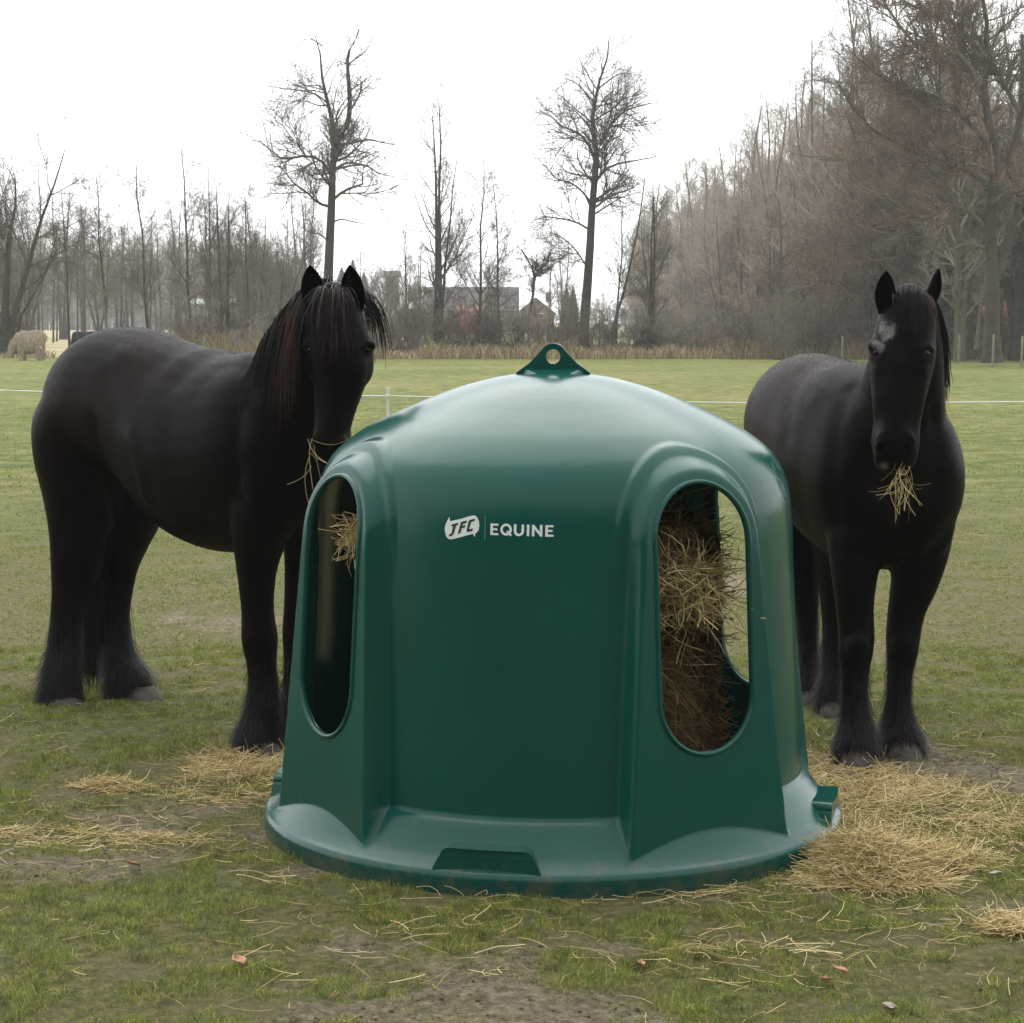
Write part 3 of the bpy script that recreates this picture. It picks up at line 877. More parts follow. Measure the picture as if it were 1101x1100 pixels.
V1, Q1, B1 = make_horse(h1, parts, ears, brown1, lambda v: np.zeros(len(v)), 1, [
    ([(99, 455), (107, 490), (118, 525), (128, 552)], -.030, .032), ([(112, 410), (118, 430), (124, 450)], -.010, .045), ([(84, 470), (80, 500), (82, 530)], .010, .05), ([(140, 470), (150, 505), (158, 535)], .016, .035),
    ([(132, 382)], .014, .06), ([(165, 395), (185, 410)], -.016, .06), ([(268, 398), (258, 440), (254, 490), (258, 535)], -.022, .030), ([(282, 440), (276, 480)], .022, .06), ([(262, 540), (272, 556), (290, 566)], -.018, .025),
    ([(268, 525)], .018, .04), ([(300, 400), (308, 440), (312, 480)], -.020, .032), ([(225, 440), (228, 490)], .012, .09), ([(180, 470), (184, 500)], -.008, .06),
    ([(104, 545), (98, 575), (96, 598)], -.018, .025), ([(70, 560), (64, 585)], -.012, .025), ([(104, 606)], .014, .03), ([(78, 625), (74, 660), (71, 690)], -.008, .018), ([(84, 628), (80, 665), (77, 695)], .008, .016),
    ([(268, 610), (270, 640)], .010, .03), ([(279, 600), (281, 650)], -.010, .02), ([(278, 684)], .010, .03), ([(283, 700), (285, 740)], -.007, .016), ([(346, 410), (346, 445)], -.008, .02), ([(376, 410), (371, 445)], -.008, .02),
    ([(328, 372), (334, 369), (341, 373)], .012, .009), ([(388, 373), (395, 369), (401, 372)], .012, .009), ([(338, 470), (344, 466), (350, 471)], .010, .010), ([(361, 400), (358, 455)], .006, .022), ([(340, 362), (345, 366)], -.010, .018), ([(388, 362), (384, 366)], -.010, .018), ([(390, 400), (384, 418)], .010, .03), ([(240, 395), (262, 392)], -.012, .04), ([(225, 560), (190, 548)], -.010, .03)])
def on_skin(bvh, px, py, depth):
    d = at(px, py, 8) - Vector((0, 0, CAMH)); hit = bvh.ray_cast(Vector((0, 0, CAMH)), d.normalized())
    return hit[0] - hit[1] * depth if hit[0] is not None else at(px, py, 7.8)
for s_ in ((333, 377), (395, 377)):
    v, q = ellipsoid(on_skin(B1, s_[0], s_[1], .009), (.017, .016, .013)); place('eye', v, q, EYE, h1, True)
for s_ in ((343, 479), (366, 479)):
    v, q = ellipsoid(on_skin(B1, s_[0], s_[1], .004), (.010, .008, .016)); place('nostril', v, q, NOSTRIL, h1, True)
for a in ((66, 757, 9.36, 23), (153, 752, 9.50, 22), (281, 806, 8.28, 21), (318, 796, 8.50, 20)): hoof(h1, a[0], a[1], a[2], a[3], (.55, -.83))
# mane: from the crest, falling to the picture's left of the neck
def mane(rg, crest, n, out, L, wid, bvh, offr=(.004, .05), spread=.16, grav=1.0):
    t = rg.rand(n); R = catmull(crest, t) + rg.randn(n, 3) * .012
    return hang(rg, R, np.array(out), L(t) * rg.uniform(.42, 1.12, n), bvh, rg.uniform(*offr, n), grav=grav, wid=wid, spread=spread)
crest1 = [at(350, 309, 8.0), at(336, 314, 8.03), at(322, 324, 8.09), at(310, 337, 8.15), at(300, 350, 8.22), at(292, 362, 8.3)]
a = mane(rg, crest1, 2300, (-.25, -.5, -.85), lambda t: .40 - .06 * t, .0042, B1, (.003, .028))
place('mane', *a, HAIR, h1)
a = mane(rg, [at(345, 312, 7.98), at(332, 320, 8.0), at(322, 335, 8.05)], 210, (-.25, -.6, -.8), lambda t: .44 + 0 * t, .0038, B1, (.010, .034))
place('mane', *a, HAIR_TIP, h1)
a = mane(rg, [at(380, 312, 8.04), at(391, 322, 8.08)], 110, (.9, -.1, .1), lambda t: .27 + 0 * t, .0032, B1, (.006, .03), .2)
place('mane', *a, HAIR, h1)
fl = [at(347, 316, headY - .07), at(357, 312, headY - .09), at(371, 317, headY - .07)]
a = mane(rg, fl, 620, (0, -.8, -.15), lambda t: .235 + 0 * t, .0032, B1, (.003, .016), .45)
place('forelock', *a, HAIR, h1)
a = mane(rg, fl, 115, (.15, -.8, -.2), lambda t: .275 + 0 * t, .0030, B1, (.010, .022), .5)
place('forelock', *a, HAIR_TIP, h1)
# tail between the hind legs
tr = np.array(at(92, 440, 9.83)); n = 1500
R = tr + rg.randn(n, 3) * np.array([.025, .02, .04])
a = hang(rg, R, np.array([.02, .25, -.5]), 1.32 * rg.uniform(.75, 1.05, n), B1, rg.uniform(.0, .03, n), k=10, grav=1.2, wid=.005, spread=.10, push=False)
place('tail', *a, HAIR, h1)
# lock of tail hanging in front between the legs
R = np.array(at(97, 560, 9.62)) + rg.randn(500, 3) * np.array([.035, .03, .03])
a = hang(rg, R, np.array([0, 0, -1.]), .72 * rg.uniform(.6, 1.1, 500), B1, np.zeros(500), k=8, grav=1.2, wid=.005, spread=.05, push=False)
place('tail', *a, HAIR, h1)
lg = [(at(66, 740, 9.38).x, 9.38, .42, .2), (at(136, 740, 9.56).x, 9.56, .42, .22), (at(278, 790, 8.32).x, 8.32, .42, .2), (at(319, 780, 8.55).x, 8.55, .40, .18)]
place('feathering', *feathers(rg, V1, Q1, lg, 2600, B1), HAIR, h1)
place('coat_hair', *fur(rg, V1, Q1, 60000, np.full(60000, .013), np.array([-.5, .55, -.9]), .30, .0016), FUZZ, h1)

# ---------- right horse, facing the camera
rg = np.random.RandomState(23)
g2 = ground_at(935, 790)
h2 = empty('horse', (g2.x, g2.y, 0), label='black horse on the right facing the camera, grey patch on its forehead', cat='horse', group='black horses at the hay feeder')
v2 = (1, .1, 0)
torso = [(at(868, 448, 9.80), .07, .11), (at(868, 448, 9.74), .19, .22), (at(870, 452, 9.62), .275, .295), (at(872, 455, 9.45), .31, .325), (at(880, 463, 9.2), .315, .345), (at(898, 480, 8.95), .325, .385),
         (at(918, 494, 8.72), .335, .42), (at(938, 503, 8.52), .325, .425), (at(952, 512, 8.36), .315, .40), (at(963, 522, 8.22), .285, .345), (at(968, 528, 8.12), .22, .26), (at(968, 530, 8.06), .09, .12)]
neck = [(at(958, 500, 8.42), .24, .25), (at(965, 460, 8.34), .20, .25), (at(971, 420, 8.24), .165, .22), (at(976, 380, 8.12), .14, .18), (at(980, 350, 8.0), .11, .14), (at(981, 330, 7.93), .08, .09)]
hy = 7.86
head = [(at(979, 312, hy + .05), .040, .04), (at(978, 322, hy + .02), .082, .085), (at(976, 342, hy), .108, .12), (at(972, 364, hy - .02), .118, .14), (at(970, 384, hy - .04), .126, .148), (at(968, 405, hy - .07), .116, .135),
        (at(966, 430, hy - .11), .100, .108), (at(964, 455, hy - .14), .090, .09), (at(962, 474, hy - .16), .093, .086), (at(961, 490, hy - .16), .090, .078), (at(960, 503, hy - .155), .068, .058), (at(960, 508, hy - .15), .02, .02)]
hindr = [(at(895, 470, 9.5), .16, .2), (at(898, 520, 9.45), .15, .2), (at(898, 570, 9.38), .12, .16), (at(897, 612, 9.32), .085, .11), (at(896, 645, 9.30), .062, .08), (at(896, 680, 9.27), .052, .055), (at(896, 715, 9.22), .055, .055),
         (at(896, 740, 9.18), .075, .07), (at(895, 757, 9.15), .070, .07)]
hindl = [(at(850, 480, 9.6), .15, .2), (at(852, 540, 9.58), .14, .18), (at(858, 590, 9.55), .105, .14), (at(864, 625, 9.52), .075, .10), (at(867, 655, 9.52), .058, .075), (at(869, 690, 9.50), .046, .052), (at(869, 720, 9.46), .05, .052),
         (at(868, 738, 9.43), .068, .065), (at(868, 750, 9.41), .062, .06)]
forel = [(at(932, 520, 8.35), .15, .18), (at(922, 570, 8.30), .125, .16), (at(919, 612, 8.27), .098, .12), (at(919, 650, 8.25), .078, .09), (at(921, 686, 8.24), .073, .080), (at(920, 702, 8.24), .070, .074), (at(919, 730, 8.22), .056, .058), (at(919, 760, 8.2), .056, .058),
         (at(920, 780, 8.18), .068, .068), (at(920, 798, 8.16), .084, .082), (at(920, 810, 8.15), .078, .078)]
forer = [(at(992, 520, 8.38), .14, .18), (at(990, 580, 8.36), .125, .16), (at(984, 622, 8.36), .100, .12), (at(975, 655, 8.36), .078, .09), (at(971, 684, 8.36), .071, .080), (at(970, 700, 8.36), .066, .074), (at(967, 730, 8.35), .052, .056), (at(966, 758, 8.34), .054, .057),
         (at(966, 776, 8.33), .070, .07), (at(968, 793, 8.31), .090, .085), (at(968, 803, 8.30), .082, .08)]
parts = [loft(torso, v2), loft(neck), loft(head), loft(hindr), loft(hindl), loft(forel), loft(forer),
         blob(at(944, 388, hy), (.028, .075, .085)), blob(at(994, 390, hy), (.028, .075, .085)), blob(at(940, 371, hy - .07), (.026, .045, .028)), blob(at(1000, 372, hy - .07), (.026, .045, .028)),
         blob(at(947, 480, hy - .22), (.028, .03, .034)), blob(at(976, 480, hy - .22), (.028, .03, .034)), blob(at(936, 555, 8.24), (.12, .13, .19)), blob(at(996, 555, 8.26), (.12, .13, .19)),
         blob(at(922, 695, 8.18), (.05, .05, .06)), blob(at(971, 692, 8.31), (.05, .05, .06))]
ears = [(at(951, 338, hy - .02), at(953, 291, hy - .05), (-.2, -1, .05), .040), (at(998, 334, hy), at(1009, 289, hy - .02), (.8, -.7, .05), .040)]
WP = np.array(at(953, 356, hy - .13)); WP2 = np.array(at(943, 371, hy - .13))
def white2(v):
    nz = fbm(v[:, 0] * 45, v[:, 2] * 45, 3)
    d = np.minimum(np.linalg.norm((v - WP) * [1, .5, .8], axis=1) / .031, np.linalg.norm((v - WP2) * [1, .5, 1], axis=1) / .022)
    lip = np.linalg.norm((v - np.array(at(950, 503, hy - .22))) * [1, .6, 1], axis=1) / .02
    return np.clip(1.5 - d - (nz - .35) * 1.6, 0, .42) + .5 * np.clip(1.3 - lip, 0, 1)
def brown2(v): return np.clip((v[:, 1] - 8.45) / .5, 0, 1) * np.clip((v[:, 2] - .75) / .4, 0, 1) * .9
V2, Q2, B2 = make_horse(h2, parts, ears, brown2, white2, 2, [
    ([(968, 530), (967, 565), (966, 600)], -.030, .026), ([(940, 548), (938, 575)], .020, .05), ([(994, 548), (994, 575)], .020, .05), ([(910, 510)], .018, .05), ([(1020, 500)], .018, .05),
    ([(940, 455), (936, 490), (945, 525)], -.020, .026), ([(1003, 440), (1006, 480), (998, 520)], -.020, .026), ([(912, 420), (900, 460), (896, 510), (898, 560)], -.020, .035), ([(925, 600), (900, 590)], -.014, .022), ([(1000, 600), (1015, 585)], -.012, .022),
    ([(862, 400), (850, 430), (845, 470)], -.014, .05), ([(890, 400), (880, 425)], .012, .05), ([(918, 625)], .012, .03), ([(984, 625)], .012, .03), ([(921, 690)], .014, .026), ([(971, 688)], .014, .026),
    ([(921, 712), (920, 765)], .008, .014), ([(913, 715), (912, 765)], -.007, .014), ([(967, 712), (966, 760)], .008, .014), ([(960, 715), (959, 760)], -.007, .014), ([(926, 610), (927, 660)], -.008, .016), ([(979, 610), (976, 655)], -.008, .016),
    ([(950, 405), (949, 455)], -.010, .020), ([(985, 405), (980, 455)], -.010, .020), ([(968, 392), (965, 455)], .009, .022), ([(950, 360)], -.008, .016), ([(990, 361)], -.010, .016), ([(941, 400), (944, 425)], .010, .026), ([(995, 402), (990, 428)], .010, .026),
    ([(936, 374), (942, 371), (949, 375)], .012, .009), ([(937, 384), (944, 386), (949, 382)], .008, .008), ([(990, 375), (997, 372), (1003, 376)], .012, .009), ([(990, 383), (996, 386), (1002, 384)], .008, .008), ([(941, 473), (947, 467), (954, 473)], .012, .008), ([(968, 473), (975, 467), (982, 473)], .012, .008), ([(947, 481)], -.016, .009), ([(975, 481)], -.016, .009), ([(952, 415), (950, 440), (954, 462)], .007, .014), ([(983, 415), (980, 440), (973, 462)], .007, .014),
    ([(961, 492), (961, 500)], -.006, .012), ([(950, 497), (972, 497)], -.006, .008)])
for s_ in ((942, 379), (997, 380)):
    v, q = ellipsoid(on_skin(B2, s_[0], s_[1], .009), (.017, .016, .013)); place('eye', v, q, EYE, h2, True)
for s_ in ((947, 479), (975, 479)):
    v, q = ellipsoid(on_skin(B2, s_[0], s_[1], .004), (.011, .008, .018)); place('nostril', v, q, NOSTRIL, h2, True)
for a in ((920, 816, 8.12, 20), (970, 807, 8.27, 21), (895, 764, 9.12, 17), (868, 755, 9.38, 16)): hoof(h2, a[0], a[1], a[2], a[3], (.05, -1))
fl = [at(965, 316, hy - .08), at(977, 311, hy - .09), at(988, 317, hy - .07)]
a = mane(rg, fl, 430, (.05, -.8, -.15), lambda t: .15 + .06 * t, .0036, B2, (.003, .014), .16); place('forelock', *a, HAIR, h2)
a = mane(rg, [at(985, 316, hy - .05), at(997, 322, hy - .05)], 90, (.1, -.8, -.2), lambda t: .17 + 0 * t, .0032, B2, (.006, .016), .14); place('forelock', *a, HAIR_TIP, h2)
a = mane(rg, [at(994, 316, 8.0), at(1000, 326, 8.04), at(1002, 345, 8.12), at(1000, 375, 8.22), at(995, 395, 8.36)], 700, (.35, -.2, -.8), lambda t: .17 + 0 * t, .004, B2, (.003, .020), .12); place('mane', *a, HAIR, h2)
R = np.array(at(862, 440, 9.93)) + rg.randn(700, 3) * .03
a = hang(rg, R, np.array([0, .2, -.5]), 1.25 * rg.uniform(.75, 1.05, 700), B2, np.zeros(700), k=10, grav=1.2, wid=.005, spread=.1, push=False); place('tail', *a, HAIR, h2)
lg = [(at(920, 790, 8.18).x, 8.18, .42, .17), (at(967, 785, 8.33).x, 8.33, .45, .17), (at(896, 745, 9.18).x, 9.18, .42, .2), (at(868, 740, 9.43).x, 9.43, .42, .2)]
place('feathering', *feathers(rg, V2, Q2, lg, 2200, B2), HAIR, h2)
place('coat_hair', *fur(rg, V2, Q2, 60000, np.full(60000, .013), np.array([-.1, .5, -.9]), .32, .0016), FUZZ, h2)
# ------------------------------------------------------------------ hay and straw
def hay_colors(k=1.22): return [(0, (.24 * k, .17 * k, .07 * k)), (.3, (.42 * k, .32 * k, .14 * k)), (.6, (.58 * k, .46 * k, .23 * k)), (.85, (.66 * k, .54 * k, .28 * k)), (1, (.76 * k, .66 * k, .40 * k))]
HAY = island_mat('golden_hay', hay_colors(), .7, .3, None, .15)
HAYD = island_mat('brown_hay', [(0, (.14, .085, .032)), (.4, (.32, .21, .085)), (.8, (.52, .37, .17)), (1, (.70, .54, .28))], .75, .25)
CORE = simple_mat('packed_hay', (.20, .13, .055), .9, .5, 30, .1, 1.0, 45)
def strands(rg, P0, D, L, k=5, bend=.35, wid=.0028, flat=1.0):
    n = len(P0); P = np.zeros((n, k, 3)); P[:, 0] = P0; d = unit(D); w1 = rg.randn(n, 3) * bend
    w1[:, 2] *= flat
    for i in range(1, k):
        d = unit(d + w1 * .5 + rg.randn(n, 3) * .10 * np.array([1, 1, flat])); P[:, i] = P[:, i - 1] + d * (L / (k - 1))[:, None]
    Rd = np.broadcast_to((wid * .5 * rg.uniform(.5, 1.3, n))[:, None], (n, k))
    return P, Rd
def heap(name, label, cx, cy, rx, ry, h, n, seed, core=True, mat=None, group=None, rot=0, L=(.06, .2), wid=.0023, kind=None):
    rg = np.random.RandomState(seed)
    root = empty(name, (cx, cy, 0), label=label, cat='hay', group=group, kind=kind)
    n = int(n * 1.3); r = np.sqrt(rg.rand(n)) ** .85 * 1.05 + np.abs(rg.randn(n)) * .09; t = rg.uniform(0, 2 * PI, n)
    r = r * (1 + .28 * (vnoise(t * 1.6 + seed, t * 0 + seed) - .5) * 2)
    u, v = r * np.cos(t) * rx, r * np.sin(t) * ry; c, s = math.cos(rot), math.sin(rot)
    x, y = cx + u * c - v * s, cy + u * s + v * c
    prof_ = np.clip(1 - r ** 2, 0, 1) ** .8 * (.6 + .8 * vnoise(x * 9, y * 9))
    z = gh(x, y) + .004 + h * prof_ * rg.uniform(.45, 1.05, n)
    a = rg.uniform(0, 2 * PI, n); D = np.stack([np.cos(a), np.sin(a), rg.randn(n) * .22], -1)
    Ls = rg.uniform(*L, n)
    P, R = strands(rg, np.stack([x, y, z], -1) - unit(D) * (Ls / 2)[:, None] * .8, D, Ls, wid=wid, bend=.3, flat=.45)
    floor_ = gh(P[..., 0], P[..., 1]) + .003; P[..., 2] = np.maximum(P[..., 2], floor_)
    vq = tubes(P, R, 3)
    place('strands', *vq, mat or HAY, root)
    if core and h > .03:
        seg = 48; V = []
        for i in range(13):
            q = i / 12
            for j in range(seg):
                t = 2 * PI * j / seg
                rr = q * .86 * (1 + .28 * (float(vnoise(np.array(t * 1.6 + seed), np.array(seed * 1.))) - .5) * 2)
                uu, vv = rr * math.cos(t) * rx, rr * math.sin(t) * ry
                xx, yy = cx + uu * c - vv * s, cy + uu * s + vv * c
                V.append((xx, yy, float(gh(np.array(xx), np.array(yy))) - .01 + h * .72 * (1 - q * q) * (.6 + .8 * float(vnoise(np.array(xx * 9), np.array(yy * 9))))))
        ii = np.arange(13 * seg).reshape(13, seg)
        q = np.stack([ii[:-1], ii[1:], np.roll(ii[1:], -1, 1), np.roll(ii[:-1], -1, 1)], -1).reshape(-1, 4)
        place('packed_core', np.array(V), q, CORE, root, True)
    return root
G = ground_at
def gp(x, y): p = G(x, y); return p.x, p.y
heap('hay_pile', 'thick golden hay pile against the right side of the feeder rim', *gp(938, 934), .19, .19, .095, 2600, 1, L=(.06, .2))
heap('hay_pile', 'flat tail of hay trailing right from the thick pile onto bare earth', *gp(993, 925), .16, .10, .04, 900, 2, rot=-.1)
heap('hay_scatter', 'wide loose spread of straw under and before the right horse', *gp(985, 874), .36, .62, .016, 1500, 3, False, L=(.05, .18))
heap('hay_scatter', 'thin straw spread at the right horse hooves', *gp(905, 845), .25, .5, .015, 900, 4, False)
heap('hay_pile', 'small pale hay tuft at the right edge of the grass', *gp(1092, 1002), .085, .085, .05, 330, 5, L=(.05, .15))
heap('hay_pile', 'small narrow hay heap on the grass left of the front hoof', *gp(118, 848), .13, .07, .03, 260, 6, L=(.04, .12))
heap('hay_pile', 'loose yellow hay heap at the left horse front hoof', *gp(248, 826), .18, .24, .035, 430, 7, L=(.06, .2))
heap('hay_scatter', 'straw strands between the left horse front hoof and the feeder base', *gp(262, 846), .22, .30, .012, 200, 8, False, L=(.06, .24))
heap('hay_scatter', 'thin faded straw streak across the trodden earth on the far left', *gp(75, 898), .36, .11, .008, 330, 9, False, L=(.04, .12))
# single straws dropped all over
rg = np.random.RandomState(77)
def scatter(regions, seed, L=(.03, .16)):
    rg = np.random.RandomState(seed); Ps = []
    for (px, py, sx, sy, n) in regions:
        c = G(px, py); x = c.x + rg.randn(n) * sx; y = c.y + rg.randn(n) * sy
        a = rg.uniform(0, 2 * PI, n); D = np.stack([np.cos(a), np.sin(a), rg.randn(n) * .12], -1)
        P, R = strands(rg, np.stack([x, y, gh(x, y) + .01], -1), D, rg.uniform(*L, n), bend=.6, flat=.2, wid=.0020)
        P[..., 2] = np.clip(P[..., 2], gh(P[..., 0], P[..., 1]) + .006, gh(P[..., 0], P[..., 1]) + .03)
        d = np.hypot(P[..., 0] - FX, P[..., 1] - FY).min(1) > 1.035
        P, R = P[d], R[d]; Ps.append(tubes(P, R, 3))
    return merge(Ps)
o = place('loose_straw', *scatter([(780, 1030, .16, .10, 60), (720, 1035, .10, .09, 30), (850, 1030, .1, .08, 25), (480, 1000, .09, .06, 22), (660, 962, .12, .03, 75), (760, 958, .12, .03, 90), (850, 945, .09, .05, 80), (560, 970, .2, .03, 30),
    (320, 935, .08, .07, 28), (220, 905, .2, .14, 60), (150, 870, .3, .18, 70), (550, 1030, .9, .35, 110), (300, 1010, .7, .4, 50), (1000, 1000, .35, .3, 120), (980, 930, .35, .4, 160), (1040, 850, .4, .7, 220), (150, 760, .8, .9, 110), (60, 905, .4, .2, 90), (960, 820, .4, .8, 160)], 5), HAY)
tag(o, kind='stuff', cat='straw', label='single straws strewn over grass and bare earth')
# fallen leaves
LEAF = island_mat('dead_leaf', [(0, (.34, .17, .09)), (1, (.42, .25, .15))], .7, .3)
LEAFP = island_mat('pale_leaf', [(0, (.30, .27, .20)), (1, (.36, .32, .24))], .7, .3)
for i, (px, py, s_, lab, mt) in enumerate([(258, 1044, .030, 'curled tan dead leaf on the grass at lower left', LEAF), (143, 940, .024, 'small tan dead leaf left of the feeder base', LEAF),
        (888, 1063, .026, 'rusty dead leaf on mud at lower right, nearer the bottom', LEAF), (903, 1052, .022, 'rusty dead leaf on mud at lower right, just behind its twin', LEAF),
        (955, 1091, .026, 'pale crumpled leaf at the bottom edge of the picture', LEAFP), (690, 1043, .016, 'small brown dead leaf among straw in front of the feeder', LEAF),
        (137, 716, .022, 'pale dead leaf on bare earth between the left horse legs', LEAFP), (1071, 945, .022, 'pale leaf on the grass right of the hay pile', LEAFP)]):
    p = G(px, py); rg = np.random.RandomState(i + 3); mb = MB(); nu, nv = 8, 5
    V = []
    for a_ in range(nu + 1):
        for b_ in range(nv + 1):
            u = a_ / nu * 2 - 1; v = b_ / nv * 2 - 1; wv = (1 - u * u) ** .6 * .55
            V.append((u * s_, v * wv * s_, s_ * (.30 + .35 * v * v + .25 * u * u * u + rg.randn() * .03)))
    Fc = [(i_ * (nv + 1) + j, (i_ + 1) * (nv + 1) + j, (i_ + 1) * (nv + 1) + j + 1, i_ * (nv + 1) + j + 1) for i_ in range(nu) for j in range(nv)]
    mb.add(V, Fc); o = mb.build('fallen_leaf', mt, None, smooth=True)
    o.location = (p.x, p.y, float(gh(np.array(p.x), np.array(p.y))) + .012); o.rotation_euler = (rg.uniform(-.3, .3), rg.uniform(-.3, .3), rg.uniform(0, 6.28))
    tag(o, lab, 'leaf', 'fallen leaves on the grass')
    sm_ = o.modifiers.new('t', 'SOLIDIFY'); sm_.thickness = .0008
# hay stack inside the feeder
rg = np.random.RandomState(9)
hb = empty('hay_bale', (FX, FY, 0), label='tall ragged brown hay stack inside the green feeder', cat='hay')
seg, lv = 96, 60; V = []
def hay_r(t, z):
    return (.565 + .03 * math.sin(3 * t + 1) + .10 * (float(fbm(np.array(t * 2.2 + 9), np.array(z * 3.))) - .5) + .06 * (float(fbm(np.array(t * 7.), np.array(z * 11.), 3)) - .5) + .05 * math.exp(-((z - .1) / .2) ** 2)) * (1 if z < 1.0 else max(.1, 1 - ((z - 1.0) / .27) ** 2))
for i in range(lv + 1):
    z = i / lv * 1.24
    for j in range(seg):
        t = 2 * PI * j / seg; r = hay_r(math.sin(t) * 1.5 + math.cos(t), z); V.append((FX + r * math.cos(t), FY + r * math.sin(t), z))
ii = np.arange((lv + 1) * seg).reshape(lv + 1, seg)
q = np.stack([ii[:-1], np.roll(ii[:-1], -1, 1), np.roll(ii[1:], -1, 1), ii[1:]], -1).reshape(-1, 4)
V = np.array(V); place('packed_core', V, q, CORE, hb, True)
n = 24000
t = rg.uniform(0, 2 * PI, n); z = rg.uniform(.02, 1.2, n)
r = np.array([hay_r(math.sin(a) * 1.5 + math.cos(a), b_) for a, b_ in zip(t, z)])
P0 = np.stack([FX + r * np.cos(t), FY + r * np.sin(t), z], -1); nn = np.stack([np.cos(t), np.sin(t), np.zeros(n)], -1)
D = unit(rg.randn(n, 3)) * .8 + np.array([0, 0, -.5]) + nn * .12
P, R = strands(rg, P0 - nn * .02, D, rg.uniform(.04, .13, n), wid=.0028, bend=.4)
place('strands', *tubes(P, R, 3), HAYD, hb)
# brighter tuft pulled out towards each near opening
def tuft(cx, cy, cz, n, rad, seed, L=(.07, .19), mat=HAY, dz=-.3):
    rg = np.random.RandomState(seed); P0 = np.array([cx, cy, cz]) + rg.randn(n, 3) * np.array(rad); D = rg.randn(n, 3) * np.array([1, 1, .7]) + np.array([0, -.4, dz])
    P, R = strands(rg, P0, D, rg.uniform(*L, n), wid=.003, bend=.6); place('pulled_tuft', *tubes(P, R, 3), mat, hb)
p = at(738, 632, 6.66); tuft(*p, 620, (.052, .05, .048), 31)
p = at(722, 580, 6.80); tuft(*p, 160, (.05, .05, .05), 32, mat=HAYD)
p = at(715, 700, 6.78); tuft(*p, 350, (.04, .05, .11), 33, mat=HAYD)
p = at(384, 575, 6.84); tuft(*p, 260, (.022, .04, .032), 34, (.04, .10))
for (px, py, L_) in ((377, 612, .2),):
    pass
# wisps held in the mouths
def wisp(label, px, py, Y, n, rad, L, seed, horse, dz=-1.0):
    rg = np.random.RandomState(seed); p = at(px, py, Y); P0 = np.array(p) + rg.randn(n, 3) * np.array(rad) - np.array([0, 0, 1]) * (rg.rand(n, 1) ** 1.5 * rad[2] * 6)
    D = rg.randn(n, 3) * np.array([.55, .3, .3]) + np.array([.12, -.15, dz]); Ls = rg.uniform(*L, n) * 1.5; k = 9; P = np.zeros((n, k, 3)); P[:, 0] = P0; d = unit(D); w1 = rg.randn(n, 3) * rg.uniform(.05, .4, (n, 1))
    for i in range(1, k):
        d = unit(d + w1 + np.array([0, 0, -.16])); P[:, i] = P[:, i - 1] + d * (Ls / (k - 1))[:, None]
    R = np.broadcast_to((.0009 * rg.uniform(.5, 1.3, n))[:, None], (n, k))
    V, q = tubes(P, R, 3); root = np.array(p); me_ = np_mesh('hay_wisp', V - root, q); me_.materials.append(HAY)
    o = bpy.data.objects.new('hay_wisp', me_); col.objects.link(o); o.location = p; tag(o, label, 'hay')
wisp('tangled wisp of hay hanging from the mouth of the right horse', 970, 503, 7.62, 40, (.016, .012, .012), (.02, .13), 4, 2)
wisp('few straws sticking out of the mouth of the left horse', 334, 476, 7.72, 7, (.006, .01, .012), (.10, .24), 8, 1, -.9)
# ------------------------------------------------------------------ bare winter trees
def bark(name, lo, hi, sc_=3):
    m, nt, b = new_mat(name)
    nt.links.new(ramp(nt, noise(nt, sc_, 6, .7), [(.3, lo), (.7, hi)]), b.inputs['Base Color'])
    b.inputs['Roughness'].default_value = .9; b.inputs['Specular IOR Level'].default_value = .15
    return m
BARK = bark('alder_bark', (.040, .036, .028), (.085, .078, .060))
BARKG = bark('mossy_bark', (.085, .086, .055), (.17, .16, .12), 1.2)
BARKP = bark('pale_bark', (.13, .125, .105), (.24, .23, .20), 1.5)
TWIG = island_mat('twigs', [(0, (.08, .064, .05)), (.6, (.15, .12, .095)), (1, (.25, .205, .165))], .9, .1)
TWIGR = island_mat('reddish_twigs', [(0, (.21, .172, .14)), (.6, (.38, .32, .265)), (1, (.54, .47, .40))], .9, .1)
TWIGG = island_mat('greyish_twigs', [(0, (.12, .11, .085)), (.6, (.21, .19, .145)), (1, (.33, .30, .23))], .9, .1)
OAKB = bark('oak_bark', (.045, .040, .030), (.105, .092, .072), 1.5)
OAKT = island_mat('oak_twigs', [(0, (.11, .09, .07)), (.6, (.22, .18, .14)), (.92, (.27, .19, .14)), (1, (.33, .18, .12))], .9, .1)

